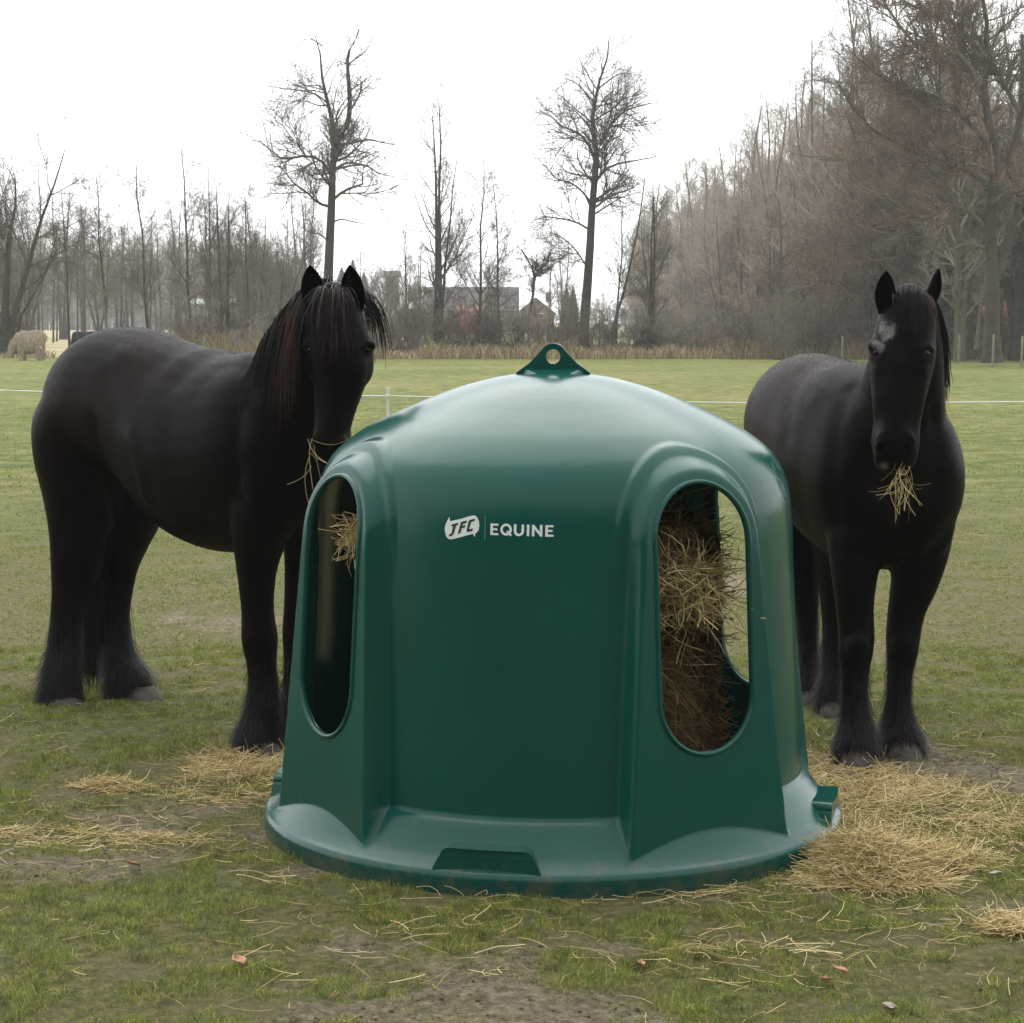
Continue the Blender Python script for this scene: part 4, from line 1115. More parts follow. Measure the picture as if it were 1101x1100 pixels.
def grow(rg, S, D, L, R0, k, wig, up, taper=.35):
    n = len(S); P = np.zeros((n, k + 1, 3)); P[:, 0] = S; d = unit(D)
    for i in range(k):
        d = unit(d + wig * rg.randn(n, 3) + np.array([0, 0, 1]) * up)
        P[:, i + 1] = P[:, i] + d * (L / k)[:, None]
    R = R0[:, None] * np.linspace(1, taper, k + 1)[None, :]
    return P, R
def spawn(rg, P, R, n, tmin, tmax, ang, lf, rf, k, wig, up, tipfac=.55, taper=.35, rmin=.0035, zup=0):
    N, K, _ = P.shape; L = np.linalg.norm(np.diff(P, axis=1), axis=2).sum(1)
    w_ = L / L.sum(); par = rg.choice(N, n, p=w_); t = rg.uniform(tmin, tmax, n)
    x = t * (K - 1); i = np.minimum(x.astype(int), K - 2); f = (x - i)[:, None]
    S = P[par, i] * (1 - f) + P[par, i + 1] * f; pd = unit(P[par, i + 1] - P[par, i])
    rr = (R[par, i] * (1 - f[:, 0]) + R[par, i + 1] * f[:, 0])
    rn = rg.randn(n, 3); rn[:, 2] += zup; per = unit(rn - (rn * pd).sum(1, keepdims=True) * pd)
    a = np.radians(ang) * rg.uniform(.7, 1.3, n); D = pd * np.cos(a)[:, None] + per * np.sin(a)[:, None]
    Lc = L[par] * lf * (1 - tipfac * t) * rg.uniform(.55, 1.25, n)
    return grow(rg, S, D, Lc, np.maximum(rr * rf, rmin), k, wig, up, taper)

def tree_mesh(seed, stems, limbs=None, cfg=None):
    """stems: list of (polyline pts, r0, r1). Returns (trunk V,Q), (crown V,Q)"""
    c = dict(n1=24, n2=260, n3=2200, n4=8000, a1=55, l1=.42, up1=.05, t1=.35, a2=48, l2=.45, a3=45, l3=.5, l4=.5, wig=.10, r2=.6, rtw=.0055, k1=7, cones=0, up2=.06, zup=0, tf1=.65)
    if cfg: c.update(cfg)
    rg = np.random.RandomState(seed); TV = []; K = 12
    SP = []; SR = []
    for pts, r0, r1 in stems:
        p = catmull(pts, np.linspace(0, 1, K + 1)); SP.append(p); SR.append(np.linspace(r0, r1, K + 1) * (1 + .35 * np.exp(-np.linspace(0, 1, K + 1) * 14)))
    SP, SR = np.array(SP), np.array(SR)
    TV.append(tubes(SP, SR, 8))
    P1, R1 = spawn(rg, SP, SR, c['n1'], c['t1'], .98, c['a1'], c['l1'], .45, c['k1'], c['wig'], c['up1'], c['tf1'], .3, .012, c['zup'])
    if limbs:
        LP = []; LR = []
        for pts, r0, r1 in limbs:
            p = catmull(pts, np.linspace(0, 1, c['k1'] + 1)); LP.append(p); LR.append(np.linspace(r0, r1, c['k1'] + 1))
        P1 = np.concatenate([P1, LP]); R1 = np.concatenate([R1, LR])
    CV = [tubes(P1, R1, 5)]
    P2, R2 = spawn(rg, P1, R1, c['n2'], .12, 1, c['a2'], c['l2'], c['r2'], 5, c['wig'] * 1.2, c['up2'], .5, .35, .007)
    CV.append(tubes(P2, R2, 3))
    P3, R3 = spawn(rg, P2, R2, c['n3'], .1, 1, c['a3'], c['l3'], .6, 3, c['wig'] * 1.3, c['up2'], .4, .4, c['rtw'])
    CV.append(tubes(P3, R3, 3))
    P4, R4 = spawn(rg, P3, R3, c['n4'], .1, 1, 42, c['l4'], .75, 2, c['wig'] * 1.3, c['up2'], .3, .5, c['rtw'] * .75)
    CV.append(tubes(P4, R4, 3))
    if c['cones']:
        i = rg.choice(len(P4), c['cones']); S = P4[i, 1] + rg.randn(c['cones'], 3) * .03
        Pc = np.stack([S, S + [0, 0, -.03], S + [0, 0, -.06]], 1); CV.append(tubes(Pc, np.tile(np.array([.006, .022, .004]), (c['cones'], 1)), 4))
    return merge(TV), merge(CV)

def proto_tree(seed, stems, limbs=None, cfg=None, mats=(None, None)):
    (tv, tq), (cv, cq) = tree_mesh(seed, stems, limbs, cfg)
    a = np_mesh('trunk', tv, tq, True); a.materials.append(mats[0] or BARK)
    b = np_mesh('crown', cv, cq); b.materials.append(mats[1] or TWIG)
    return a, b
def put_tree(name, protos, loc, s=1, rz=0, sz=None, **kw):
    o = empty(name, loc, rz, **kw); o.scale = (s, s, sz or s)
    for n_, me_ in zip(('trunk', 'crown'), protos):
        c = bpy.data.objects.new(n_, me_); col.objects.link(c); c.parent = o
    return o
def stem(h, lean=(0, 0), r0=.12, r1=.02, base=(0, 0), wig=.15, seed=0, n=6):
    rg = np.random.RandomState(seed + 100); pts = []
    for i in range(n + 1):
        t = i / n; pts.append((base[0] + lean[0] * t ** 1.3 + rg.randn() * wig * t * .5, base[1] + lean[1] * t ** 1.3 + rg.randn() * wig * t * .5, h * t - .1 * (i == 0)))
    return (pts, r0, r1)

# ---- the two tall alders, limb by limb
HY = 100.0
def px_tree(name, label, basepx, stems, limbs, seed, cfg, Yc=HY, **kw):
    base = Vector((at(basepx[0], 384, Yc).x, Yc, 0)); rg = np.random.RandomState(seed)
    def cv(poly, d0, spread):
        out = []
        for i, (x, y) in enumerate(poly):
            p = at(x, y, Yc) - base; q = i / max(1, len(poly) - 1); out.append((p.x, d0 + spread * q, p.z))
        return out
    S = [(cv(p, 0, rg.uniform(-1, 1) * .5), r0, r1) for p, r0, r1 in stems]
    Lm = [(cv(p, 0, rg.uniform(-1, 1) * 1.6), r0, r1) for p, r0, r1 in limbs]
    a, b = proto_tree(seed, S, Lm, cfg, kw.get('mats', (None, None)))
    return put_tree(name, (a, b), base, label=label, cat='tree')
ald = dict(tf1=.25, n1=40, n2=280, n3=1800, n4=4600, l1=.17, a1=58, t1=.34, a2=52, l2=.80, l3=.62, l4=.6, cones=1500, wig=.11, rtw=.0046, up1=.03, k1=8, up2=.05)
px_tree('alder_tree', 'tallest bare alder, forked into two stems, behind the head of the left horse', (351, 384),
    [([(351, 386), (352, 340), (353, 290), (356, 235), (357, 195), (359, 165), (360, 150), (355, 118), (347, 92), (345, 62), (338, 36)], .27, .02),
     ([(359, 168), (366, 148), (374, 132), (376, 108), (374, 80), (374, 58), (381, 44), (386, 30)], .17, .03)],
    [([(355, 186), (345, 172), (330, 168), (313, 171), (300, 170), (285, 155), (272, 152)], .085, .02), ([(361, 156), (378, 154), (395, 150), (410, 153), (426, 156)], .075, .02),
     ([(360, 183), (370, 175), (382, 175), (395, 178), (406, 185), (422, 188)], .075, .02), ([(359, 214), (368, 206), (380, 200), (389, 197), (388, 184), (393, 174), (406, 165)], .085, .02),
     ([(354, 222), (342, 218), (332, 208), (320, 200), (310, 188), (303, 180)], .08, .02), ([(376, 120), (384, 108), (389, 98), (391, 90), (402, 84)], .06, .018),
     ([(351, 110), (340, 102), (325, 99), (308, 98), (292, 96)], .05, .014), ([(347, 50), (340, 45), (332, 42), (322, 46)], .04, .014), ([(374, 70), (384, 64), (396, 56), (404, 42)], .05, .014),
     ([(356, 240), (366, 236), (378, 238), (392, 241)], .05, .015), ([(355, 262), (344, 252), (330, 248), (318, 240)], .05, .015)], 3, ald)
px_tree('alder_tree', 'tall slender bare alder standing right of the lifting eye of the feeder', (627, 384),
    [([(626, 386), (628, 350), (632, 300), (635, 255), (637, 215), (641, 175), (641, 158), (636, 135), (640, 110), (643, 92), (652, 66), (655, 40)], .25, .02)],
    [([(642, 166), (650, 145), (660, 130), (672, 118), (688, 112), (704, 108)], .10, .018), ([(639, 198), (650, 184), (664, 177), (682, 174), (704, 170)], .085, .018),
     ([(639, 170), (630, 150), (618, 140), (604, 134), (592, 122), (580, 116)], .08, .018), ([(637, 220), (625, 205), (612, 196), (598, 192), (586, 178)], .06, .016),
     ([(635, 248), (622, 240), (608, 236), (590, 233), (574, 236)], .06, .016), ([(636, 232), (652, 222), (668, 212), (690, 205)], .05, .015), ([(640, 112), (628, 98), (618, 88), (606, 84)], .05, .014),
     ([(644, 95), (656, 86), (668, 80), (682, 82)], .05, .014), ([(633, 290), (618, 268), (604, 256), (590, 250)], .05, .014)], 5, dict(ald, n1=30, n2=280, n3=2200, n4=6000, cones=700))

# ---- prototypes
slender = [proto_tree(20 + i, [stem(10, (rg_, .3), .085, .018, seed=i)], None, dict(n1=24, n2=150, n3=750, n4=2000, a1=44, l1=.30, tf1=.55, up1=.10, t1=.22, l2=.5, l3=.55, rtw=.0065, cones=250, wig=.10)) for i, rg_ in enumerate((.2, -.4, .5, -.15))]
twin = [proto_tree(30 + i, [stem(11.5, (-.5, .2), .15, .02, (-.15, 0), seed=10 + i), stem(12, (.6, -.2), .14, .02, (.2, .1), seed=20 + i), stem(9.5, (1.8, .4), .09, .015, (.35, 0), seed=30 + i)], None,
        dict(n1=44, n2=300, n3=1600, n4=3800, a1=40, l1=.28, tf1=.5, up1=.12, t1=.2, l2=.5, l3=.55, rtw=.0065, cones=350)) for i in range(2)]
spread = [proto_tree(40 + i, [stem(7, (.6, 0), .2, .02, seed=40 + i), stem(8, (-1.6, .6), .15, .015, (-.1, 0), seed=44 + i), stem(8, (2.4, -.4), .14, .015, (.1, 0), seed=47 + i)], None,
        dict(n1=30, n2=380, n3=2800, n4=8000, a1=40, l1=.62, up1=.10, t1=.3, l2=.45, l3=.5, rtw=.0065, wig=.12)) for i in range(2)]
forest = [proto_tree(60 + i, [stem(17, (rx, ry), .19, .03, seed=60 + i, wig=.4)] + ([stem(15, (-1.2, .8), .13, .02, (.2, .1), seed=70 + i, wig=.3)] if i % 2 else []), None,
        dict(n1=60, n2=640, n3=4600, n4=15000, a1=46, l1=.30, up1=.11, t1=.12, l2=.42, l3=.48, rtw=.0075, wig=.10), (BARKG, TWIGR if i != 2 else TWIGG)) for i, (rx, ry) in enumerate(((.5, .3), (.8, -.4), (-.6, .6), (-.9, -.3)))]
oak = [proto_tree(80 + i, [stem(13, (.8 - i, .2), .30, .07, seed=80 + i, wig=.5), stem(11, (-2.6 + 5 * i, 1), .24, .05, (0, 0), seed=90 + i, wig=.5)], None,
        dict(n1=34, n2=620, n3=5200, n4=17000, a1=62, l1=.62, up1=.035, t1=.22, l2=.45, l3=.42, rtw=.0085, wig=.16), (OAKB, OAKT)) for i in range(2)]
shrub = [proto_tree(100 + i, [stem(2.2 + .5 * j % 2, ((j - 3) * .35, (j % 3 - 1) * .5), .022, .008, ((j - 3) * .15, (j % 2) * .2), seed=100 + 10 * i + j, n=4) for j in range(8)], None,
        dict(n1=50, n2=420, n3=1500, n4=1800, a1=45, l1=.5, up1=.02, t1=.05, l2=.6, l3=.5, rtw=.006, wig=.2), (BARKG, m_)) for i, m_ in enumerate((TWIGR, TWIGG, TWIG))]
RNG = random.Random(4)
def tr_at(px, Y): p = at(px, 384, Y); return (p.x, Y, 0)
def hts(top, Y): return at(550, top, Y).z
hedge = [
 ('bare_tree', spread[0], 4, 100, 145, 8.5, 'large spreading bare tree at the left edge behind the cow'),
 ('bare_tree', slender[0], 75, 101, 205, 10, 'thin bare tree just right of the pale cow'),
 ('bare_tree', slender[1], 116, 104, 190, 10, 'bare tree rising above the rump of the left horse, second from the pale cow'),
 ('bare_tree', slender[2], 160, 99, 178, 10, 'slender bare tree above the croup of the left horse'),
 ('bare_tree', slender[3], 206, 100, 158, 10, 'tallest slender tree above the back of the left horse, one straight stem'),
 ('bare_tree', slender[0], 226, 102, 180, 10, 'narrow bare tree close right of the tallest slender one above the horse back'),
 ('bare_tree', twin[1], 243, 99, 200, 12, 'bushy many-stemmed bare tree above the dip of the left horse back'),
 ('bare_tree', slender[1], 268, 101, 205, 10, 'bare tree left of the left horse mane'),
 ('bare_tree', twin[0], 470, 99, 112, 12, 'bare twin-stemmed tree between the left horse and the feeder top'),
 ('bare_tree', slender[2], 515, 101, 172, 10, 'leaning bare tree left of the lifting eye'),
 ('bare_tree', slender[3], 538, 100, 195, 10, 'lower bare tree close left of the lifting eye'),
 ('bare_tree', slender[1], 662, 98, 215, 10, 'thin-stemmed young tree just right of the slender alder'),
 ('bare_tree', twin[1], 702, 99, 190, 12, 'dark bushy tree at the left foot of the tall wood'),
]
for nm, pr_, px, Y, top, base_h, lab in hedge:
    s = (hts(top, Y)) / base_h
    put_tree(nm, pr_, tr_at(px, Y), s * (1.0 if pr_ is not spread[0] else 1), RNG.uniform(0, 6.28) if pr_ is not spread[0] else .4, label=lab, cat='tree')
# leaning and crooked single trees
px_tree('bare_tree', 'thin bare sapling leaning far to the right beside the slender alder', (655, 384), [([(655, 386), (660, 350), (672, 310), (681, 270), (688, 235), (694, 190)], .085, .02)], [([(664, 335), (672, 318), (684, 300), (700, 285)], .035, .01)], 8,
        dict(n1=12, n2=60, n3=260, n4=500, l1=.2, a1=40, rtw=.008))
px_tree('bare_tree', 'crooked low tree with a bent limb left of the lifting eye', (556, 384), [([(548, 386), (556, 365), (566, 350), (571, 330), (574, 305), (572, 288), (560, 268)], .11, .03)], [([(573, 305), (580, 290), (592, 280), (606, 278)], .07, .02)], 9,
        dict(n1=12, n2=160, n3=900, n4=2200, l1=.4, a1=50, rtw=.008))
px_tree('bare_tree', 'slanting bare branchy sapling at the far left behind the cow', (18, 384), [([(18, 386), (22, 345), (38, 315), (52, 290), (64, 268)], .08, .03)], [([(18, 375), (8, 340), (4, 300)], .05, .02)], 12,
        dict(n1=10, n2=90, n3=500, n4=1200, l1=.4, a1=45, rtw=.008))
px_tree('bare_tree', 'pale thin trunk leaning left in front of the grey far wood', (118, 384), [([(118, 372), (113, 340), (108, 305), (100, 280), (92, 262)], .07, .03)], [], 13,
        dict(n1=8, n2=50, n3=200, n4=400, l1=.3, a1=45, rtw=.008), mats=(BARKP, TWIGG))
px_tree('bare_tree', 'young mossy tree alone at the edge of the tall wood', (842, 384), [([(842, 386), (842, 345), (838, 300), (840, 262), (837, 215)], .10, .03)], [([(839, 298), (825, 285), (812, 262)], .05, .012), ([(840, 280), (855, 262), (868, 245)], .05, .012)], 14,
        dict(n1=16, n2=140, n3=700, n4=1500, l1=.3, a1=50, rtw=.008), mats=(BARKG, TWIGG))
# second row behind the pasture hedge on the left
for i in range(48):
    px = -20 + i * 7.6 + RNG.uniform(-6, 6); Y = RNG.uniform(130, 215)
    put_tree('bare_tree', RNG.choice(slender + twin + [spread[1]]), tr_at(px, Y), RNG.uniform(.85, 1.12) * (Y / 170) ** .5, RNG.uniform(0, 6.28),
             label='bare grey tree in the loose row behind the left hedge', cat='tree', group='bare trees behind the left hedge')
for i, px in enumerate((392, 405, 418, 436, 452, 500, 525, 590, 606)):
    Y = RNG.uniform(150, 230)
    put_tree('bare_tree', (spread[1] if i in (1, 2) else RNG.choice(slender + twin)), tr_at(px, Y), RNG.uniform(.75, 1.0), RNG.uniform(0, 6.28), label='bare tree in the hazy row behind the middle of the hedge', cat='tree', group='bare trees behind the hedge middle')
# far wood across the straw field
for i in range(150):
    px = -60 + i * 2.5 + RNG.uniform(-5, 5); Y = RNG.uniform(395, 480)
    put_tree('forest_tree', RNG.choice(forest), tr_at(px, Y), RNG.uniform(.85, 1.12), RNG.uniform(0, 6.28), label='grey bare tree in the far wood beyond the straw field', cat='tree', group='trees of the far left wood')
for i in range(26):
    px = 300 + i * 16 + RNG.uniform(-6, 6); Y = RNG.uniform(560, 700)
    put_tree('forest_tree', RNG.choice(forest), tr_at(px, Y), RNG.uniform(.6, .85), RNG.uniform(0, 6.28), label='faint bluish bare tree on the horizon beyond the houses', cat='tree', group='horizon trees beyond the houses')
# tall wood on the right, its edge running away from the camera
Yp = 90.0; n = 0
while Yp < 330:
    for row in range(4):
        x = 18.5 + row * 3.6 + RNG.uniform(-1.3, 1.3) + (2.2 if Yp < 105 else 0); y = Yp + RNG.uniform(-2.5, 2.5)
        if x / y > .285: continue
        s = RNG.uniform(.90, 1.12)
        put_tree('forest_tree', RNG.choice(forest), (x, y, 0), s, RNG.uniform(0, 6.28), label='tall grey-brown bare tree in the dense wood on the right', cat='tree', group='trees of the tall right wood'); n += 1
    Yp += 5.2 if Yp < 160 else 8
# undergrowth saplings along the edge of the wood
for i in range(34):
    y = 96 + i * 3.3 + RNG.uniform(-1, 1); x = 16.9 + RNG.uniform(-.7, 1.6)
    put_tree('forest_sapling', RNG.choice(slender + twin), (x, y, 0), RNG.uniform(.55, .95), RNG.uniform(0, 6.28), label='thin bare sapling at the edge of the right wood', cat='sapling', group='saplings at the edge of the right wood')
# big oaks near the right edge
for (px, Y, s, rz, pr_, lab) in ((1095, 92, 1.1, 2.2, oak[1], 'oak cut by the right edge of the picture'),
        (1018, 96, 1.1, 3.9, oak[1], 'oak trunk directly behind the right ear of the right horse'), (948, 99, 1.05, 1.2, oak[0], 'oak directly behind the left ear of the right horse')):
    put_tree('oak_tree', pr_, tr_at(px, Y), s, rz, label=lab, cat='tree')
px_tree('bare_tree', 'pale birch-like thin trunk left of the big oak', (1052, 384), [([(1050, 376), (1054, 340), (1058, 300), (1057, 260), (1062, 200)], .10, .05)], [], 15, dict(n1=10, n2=80, n3=300, n4=700, l1=.3, a1=40, rtw=.008), Yc=92, mats=(BARKP, TWIGG))
for i in range(60):
    px = -60 + i * 6.3; put_tree('shrub', RNG.choice(shrub), tr_at(px, RNG.uniform(388, 396)), RNG.uniform(1.6, 3.0), RNG.uniform(0, 6.28), label='grey undergrowth bush at the foot of the far left wood', cat='shrub', group='undergrowth of the far left wood')
px_tree('oak_tree', 'big forked oak with long dark limbs near the right edge', (1066, 384),
    [([(1066, 390), (1066, 340), (1067, 295), (1064, 250), (1066, 205), (1070, 168), (1060, 125), (1056, 90), (1060, 40), (1050, -20)], .31, .07),
     ([(1067, 300), (1080, 268), (1092, 232), (1096, 205), (1082, 178), (1094, 140), (1104, 90), (1110, 20)], .21, .05)],
    [([(1064, 200), (1040, 182), (1010, 172), (985, 162), (950, 145), (922, 118), (902, 84)], .15, .03), ([(1062, 120), (1035, 60), (1005, 52), (975, 48), (950, 15), (930, -10)], .14, .03),
     ([(1064, 250), (1035, 222), (1012, 226), (985, 238), (955, 214), (925, 206)], .12, .025), ([(1066, 215), (1085, 208), (1110, 200), (1130, 196)], .12, .03), ([(1069, 165), (1030, 120), (990, 100), (955, 92), (915, 60)], .12, .025),
     ([(1096, 120), (1070, 70), (1040, 20), (1000, -10)], .12, .03), ([(1066, 270), (1040, 262), (1015, 270), (990, 262)], .08, .02), ([(1058, 60), (1020, 20), (980, 5), (945, -20)], .12, .03)], 21,
    dict(n1=20, n2=700, n3=5200, n4=15000, a1=60, l1=.40, up1=.03, t1=.25, l2=.42, l3=.5, l4=.5, rtw=.0075, wig=.15, r2=.5), Yc=82, mats=(OAKB, OAKT))
# ---- scrub along the hedge line
def scrubs(x0, x1, step, grp, lab, smin, smax, Y0=97, Y1=101):
    x = x0
    while x < x1:
        Y = RNG.uniform(Y0, Y1)
        put_tree('shrub', RNG.choice(shrub), tr_at(x, Y), RNG.uniform(smin, smax), RNG.uniform(0, 6.28), label=lab, cat='shrub', group=grp); x += step * RNG.uniform(.6, 1.4)
scrubs(190, 330, 9, 'scrub left of the mane', 'leafless brown scrub bush under the trees left of the mane', .6, .95)
scrubs(400, 600, 9, 'scrub left of the lifting eye', 'leafless brown scrub bush in the hedge left of the lifting eye', .55, .95)
scrubs(600, 780, 10, 'scrub right of the lifting eye', 'leafless brown scrub bush in the hedge right of the lifting eye', .5, .85)
scrubs(780, 1130, 9, 'scrub along the right wood', 'leafless brown scrub bush along the foot of the right wood', .6, 1.0, 94, 101)
scrubs(-40, 20, 25, 'scrub by the cow', 'leafless scrub bush near the pale cow', .5, .8, 98, 102)
for i in range(40):
    y = 100 + i * 5; put_tree('shrub', RNG.choice(shrub), (16.5 + RNG.uniform(-.8, 2.5), y, 0), RNG.uniform(.9, 1.5), RNG.uniform(0, 6.28), label='leafless undergrowth bush in the shade of the right wood', cat='shrub', group='undergrowth of the right wood')
# dark dead-leaved bush in the middle of the hedge
def leafy(name, px, Y, w_, h_, n, mat, lab, cat, seed, ls=.05):
    rg = np.random.RandomState(seed); p = Vector(tr_at(px, Y)); a, b = shrub[0]
    o = put_tree(name, (a, b), p, h_ / 2.6, 1.0, label=lab, cat=cat)
    u = unit(rg.randn(n, 3)) * (rg.rand(n, 1) ** .45); u[:, 2] = np.abs(u[:, 2]); k = .75 + .5 * vnoise(u[:, 0] * 3 + 5, u[:, 2] * 3 + seed)
    c = u * np.array([w_ / 2, w_ / 2, h_]) * k[:, None] + [0, 0, .1]
    s_ = unit(rg.randn(n, 3)); t_ = unit(np.cross(s_, rg.randn(n, 3))); L = rg.uniform(.6, 1.3, (n, 1)) * ls
    P = np.stack([c - t_ * L, c, c + t_ * L], 1); me_ = np_mesh('leaves', *ribbons(P / (h_ / 2.6), np.tile(np.array([.3, 1, .1]) * ls / (h_ / 2.6), (n, 1)), s_)); me_.materials.append(mat)
    q = bpy.data.objects.new('leaves', me_); col.objects.link(q); q.parent = o; return o
DEAD = island_mat('dead_leaves', [(0, (.05, .028, .022)), (.6, (.095, .052, .040)), (1, (.15, .09, .06))], .85, .15)
leafy('leafy_bush', 521, 98, 1.5, 1.35, 5000, DEAD, 'dense dark reddish-brown bush with dead leaves in the hedge', 'bush', 3)
leafy('leafy_bush', 487, 98, 1.1, .75, 2500, DEAD, 'low dark brown bush at the foot of the twin-stemmed tree', 'bush', 4)
leafy('leafy_bush', 697, 98, 1.6, 1.3, 4500, island_mat('ivy', [(0, (.03, .035, .02)), (1, (.08, .075, .045))], .8, .2), 'dark ivy-clad bush at the left foot of the tall wood', 'bush', 5)
# dry leaf litter and bramble in a strip under the hedge: nobody could count it
def litter(segs, n, seed):
    rg = np.random.RandomState(seed); out = []
    for (x0, x1, Y0, Y1, hm, n_) in segs:
        Y = rg.uniform(Y0, Y1, n_); px = rg.uniform(x0, x1, n_); X = (px - 550.5) / F * Y
        base = np.stack([X, Y, np.zeros(n_)], -1); hh = hm * rg.uniform(.3, 1.1, n_) * (.4 + 1.1 * vnoise(X * .8, Y * .8))
        a = rg.uniform(0, 2 * PI, n_); d = np.stack([np.cos(a), np.sin(a), np.zeros(n_)], -1)
        P = np.stack([base, base + d * (hh * .25)[:, None] + [0, 0, 1] * (hh * .7)[:, None], base + d * (hh * .6)[:, None] + [0, 0, 1] * hh[:, None]], 1)
        out.append(ribbons(P, np.tile(np.array([.022, .02, .004]), (n_, 1)), np.tile(np.array([1., .2, 0]), (n_, 1))))
    return merge(out)
DRY = island_mat('dry_stalks', [(0, (.18, .12, .075)), (.35, (.33, .25, .15)), (.7, (.48, .39, .23)), (1, (.60, .52, .33))], .9, .1)
o = place('dry_undergrowth', *litter([(170, 340, 96.5, 101, 1.0, 9000), (396, 780, 95.5, 102, .6, 17000), (780, 1140, 95, 103, .8, 20000), (-60, 60, 97, 101, .35, 700), (690, 800, 102, 140, .8, 6000)], 0, 5), DRY)
tag(o, kind='stuff', cat='undergrowth', label='dry stalks and brambles under the hedge')

# ------------------------------------------------------------------ conifers
NEED = island_mat('spruce_needles', [(0, (.018, .030, .020)), (1, (.045, .062, .042))], .8, .2)
def conifer_meshes(seed, h=12, w_=2.6, n=9000, column=False):
    rg = np.random.RandomState(seed); z = rg.uniform(.04, 1, n) ** .85
    rad = (w_ * (1 - z) ** .8 if not column else w_ * np.sqrt(np.clip(1 - (2 * z - .8) ** 2 * .6, .02, 1)) * (1 - z ** 4)) * (.30 + .75 * rg.rand(n))
    a = rg.uniform(0, 2 * PI, n); r = rad * rg.rand(n) ** .6
    c = np.stack([np.cos(a) * r, np.sin(a) * r, z * h - (.12 * r if not column else 0)], -1)
    d = unit(np.stack([np.cos(a), np.sin(a), np.full(n, -.25 if not column else 1.6)], -1)); L = rg.uniform(.25, .7, (n, 1)) * (.25 + .75 * (1 - z[:, None]))
    P = np.stack([c - d * L, c, c + d * L], 1)
    me_ = np_mesh('crown', *ribbons(P, np.tile(np.array([.10, .16, .02]), (n, 1)), unit(np.cross(d, rg.randn(n, 3))))); me_.materials.append(NEED)
    tv, tq = tubes(np.array([[[0, 0, -.1], [0, 0, h * .5], [0, 0, h * .97]]]), np.array([[.18, .1, .02]]), 6); tm = np_mesh('trunk', tv, tq); tm.materials.append(BARK)
    return tm, me_
con = [conifer_meshes(i, 12, 3.0 + .4 * i) for i in range(3)]; cyp = conifer_meshes(9, 5.5, .62, 5000, True)
for i, (px, top, Y) in enumerate(((277, 288, 330), (288, 274, 340), (299, 278, 345), (312, 284, 335), (326, 276, 350), (368, 288, 340), (380, 280, 350), (392, 294, 345), (262, 298, 345))):
    put_tree('spruce_tree', con[i % 3], tr_at(px, Y), hts(top, Y) / 12, i, label='dark spruce in the clump behind the ears of the left horse', cat='tree', group='spruces in the far clump')
put_tree('cypress_tree', cyp, tr_at(609, 230), hts(308, 230) / 5.5, 0, label='taller columnar grey-green conifer left of the slender alder', cat='tree')
put_tree('cypress_tree', cyp, tr_at(616, 232), hts(309, 232) / 5.6, 2, label='narrower columnar conifer touching the slender alder', cat='tree')

# unseen wood behind the camera, added so the feeder walls mirror a dark horizon
rg = np.random.RandomState(66); n = 60000
X_ = rg.uniform(-110, 110, n); Y_ = rg.uniform(-62, -45, n); H_ = 11 + 6 * vnoise(X_ * .12, Y_ * .1) + 3 * vnoise(X_ * .6, Y_ * .5)
Zb = H_ * rg.rand(n) ** .8; c_ = np.stack([X_, Y_, Zb], -1); d_ = unit(rg.randn(n, 3) * .5 + [0, 0, 1.2]); L_ = rg.uniform(.5, 1.6, (n, 1))
o = place('unseen_wood', *ribbons(np.stack([c_ - d_ * L_, c_, c_ + d_ * L_], 1), np.tile(np.array([.4, .8, .1]), (n, 1)), unit(np.cross(d_, rg.randn(n, 3)))), TWIG)
tag(o, kind='stuff', cat='wood', label='unseen bare wood added behind the viewer to darken reflections')
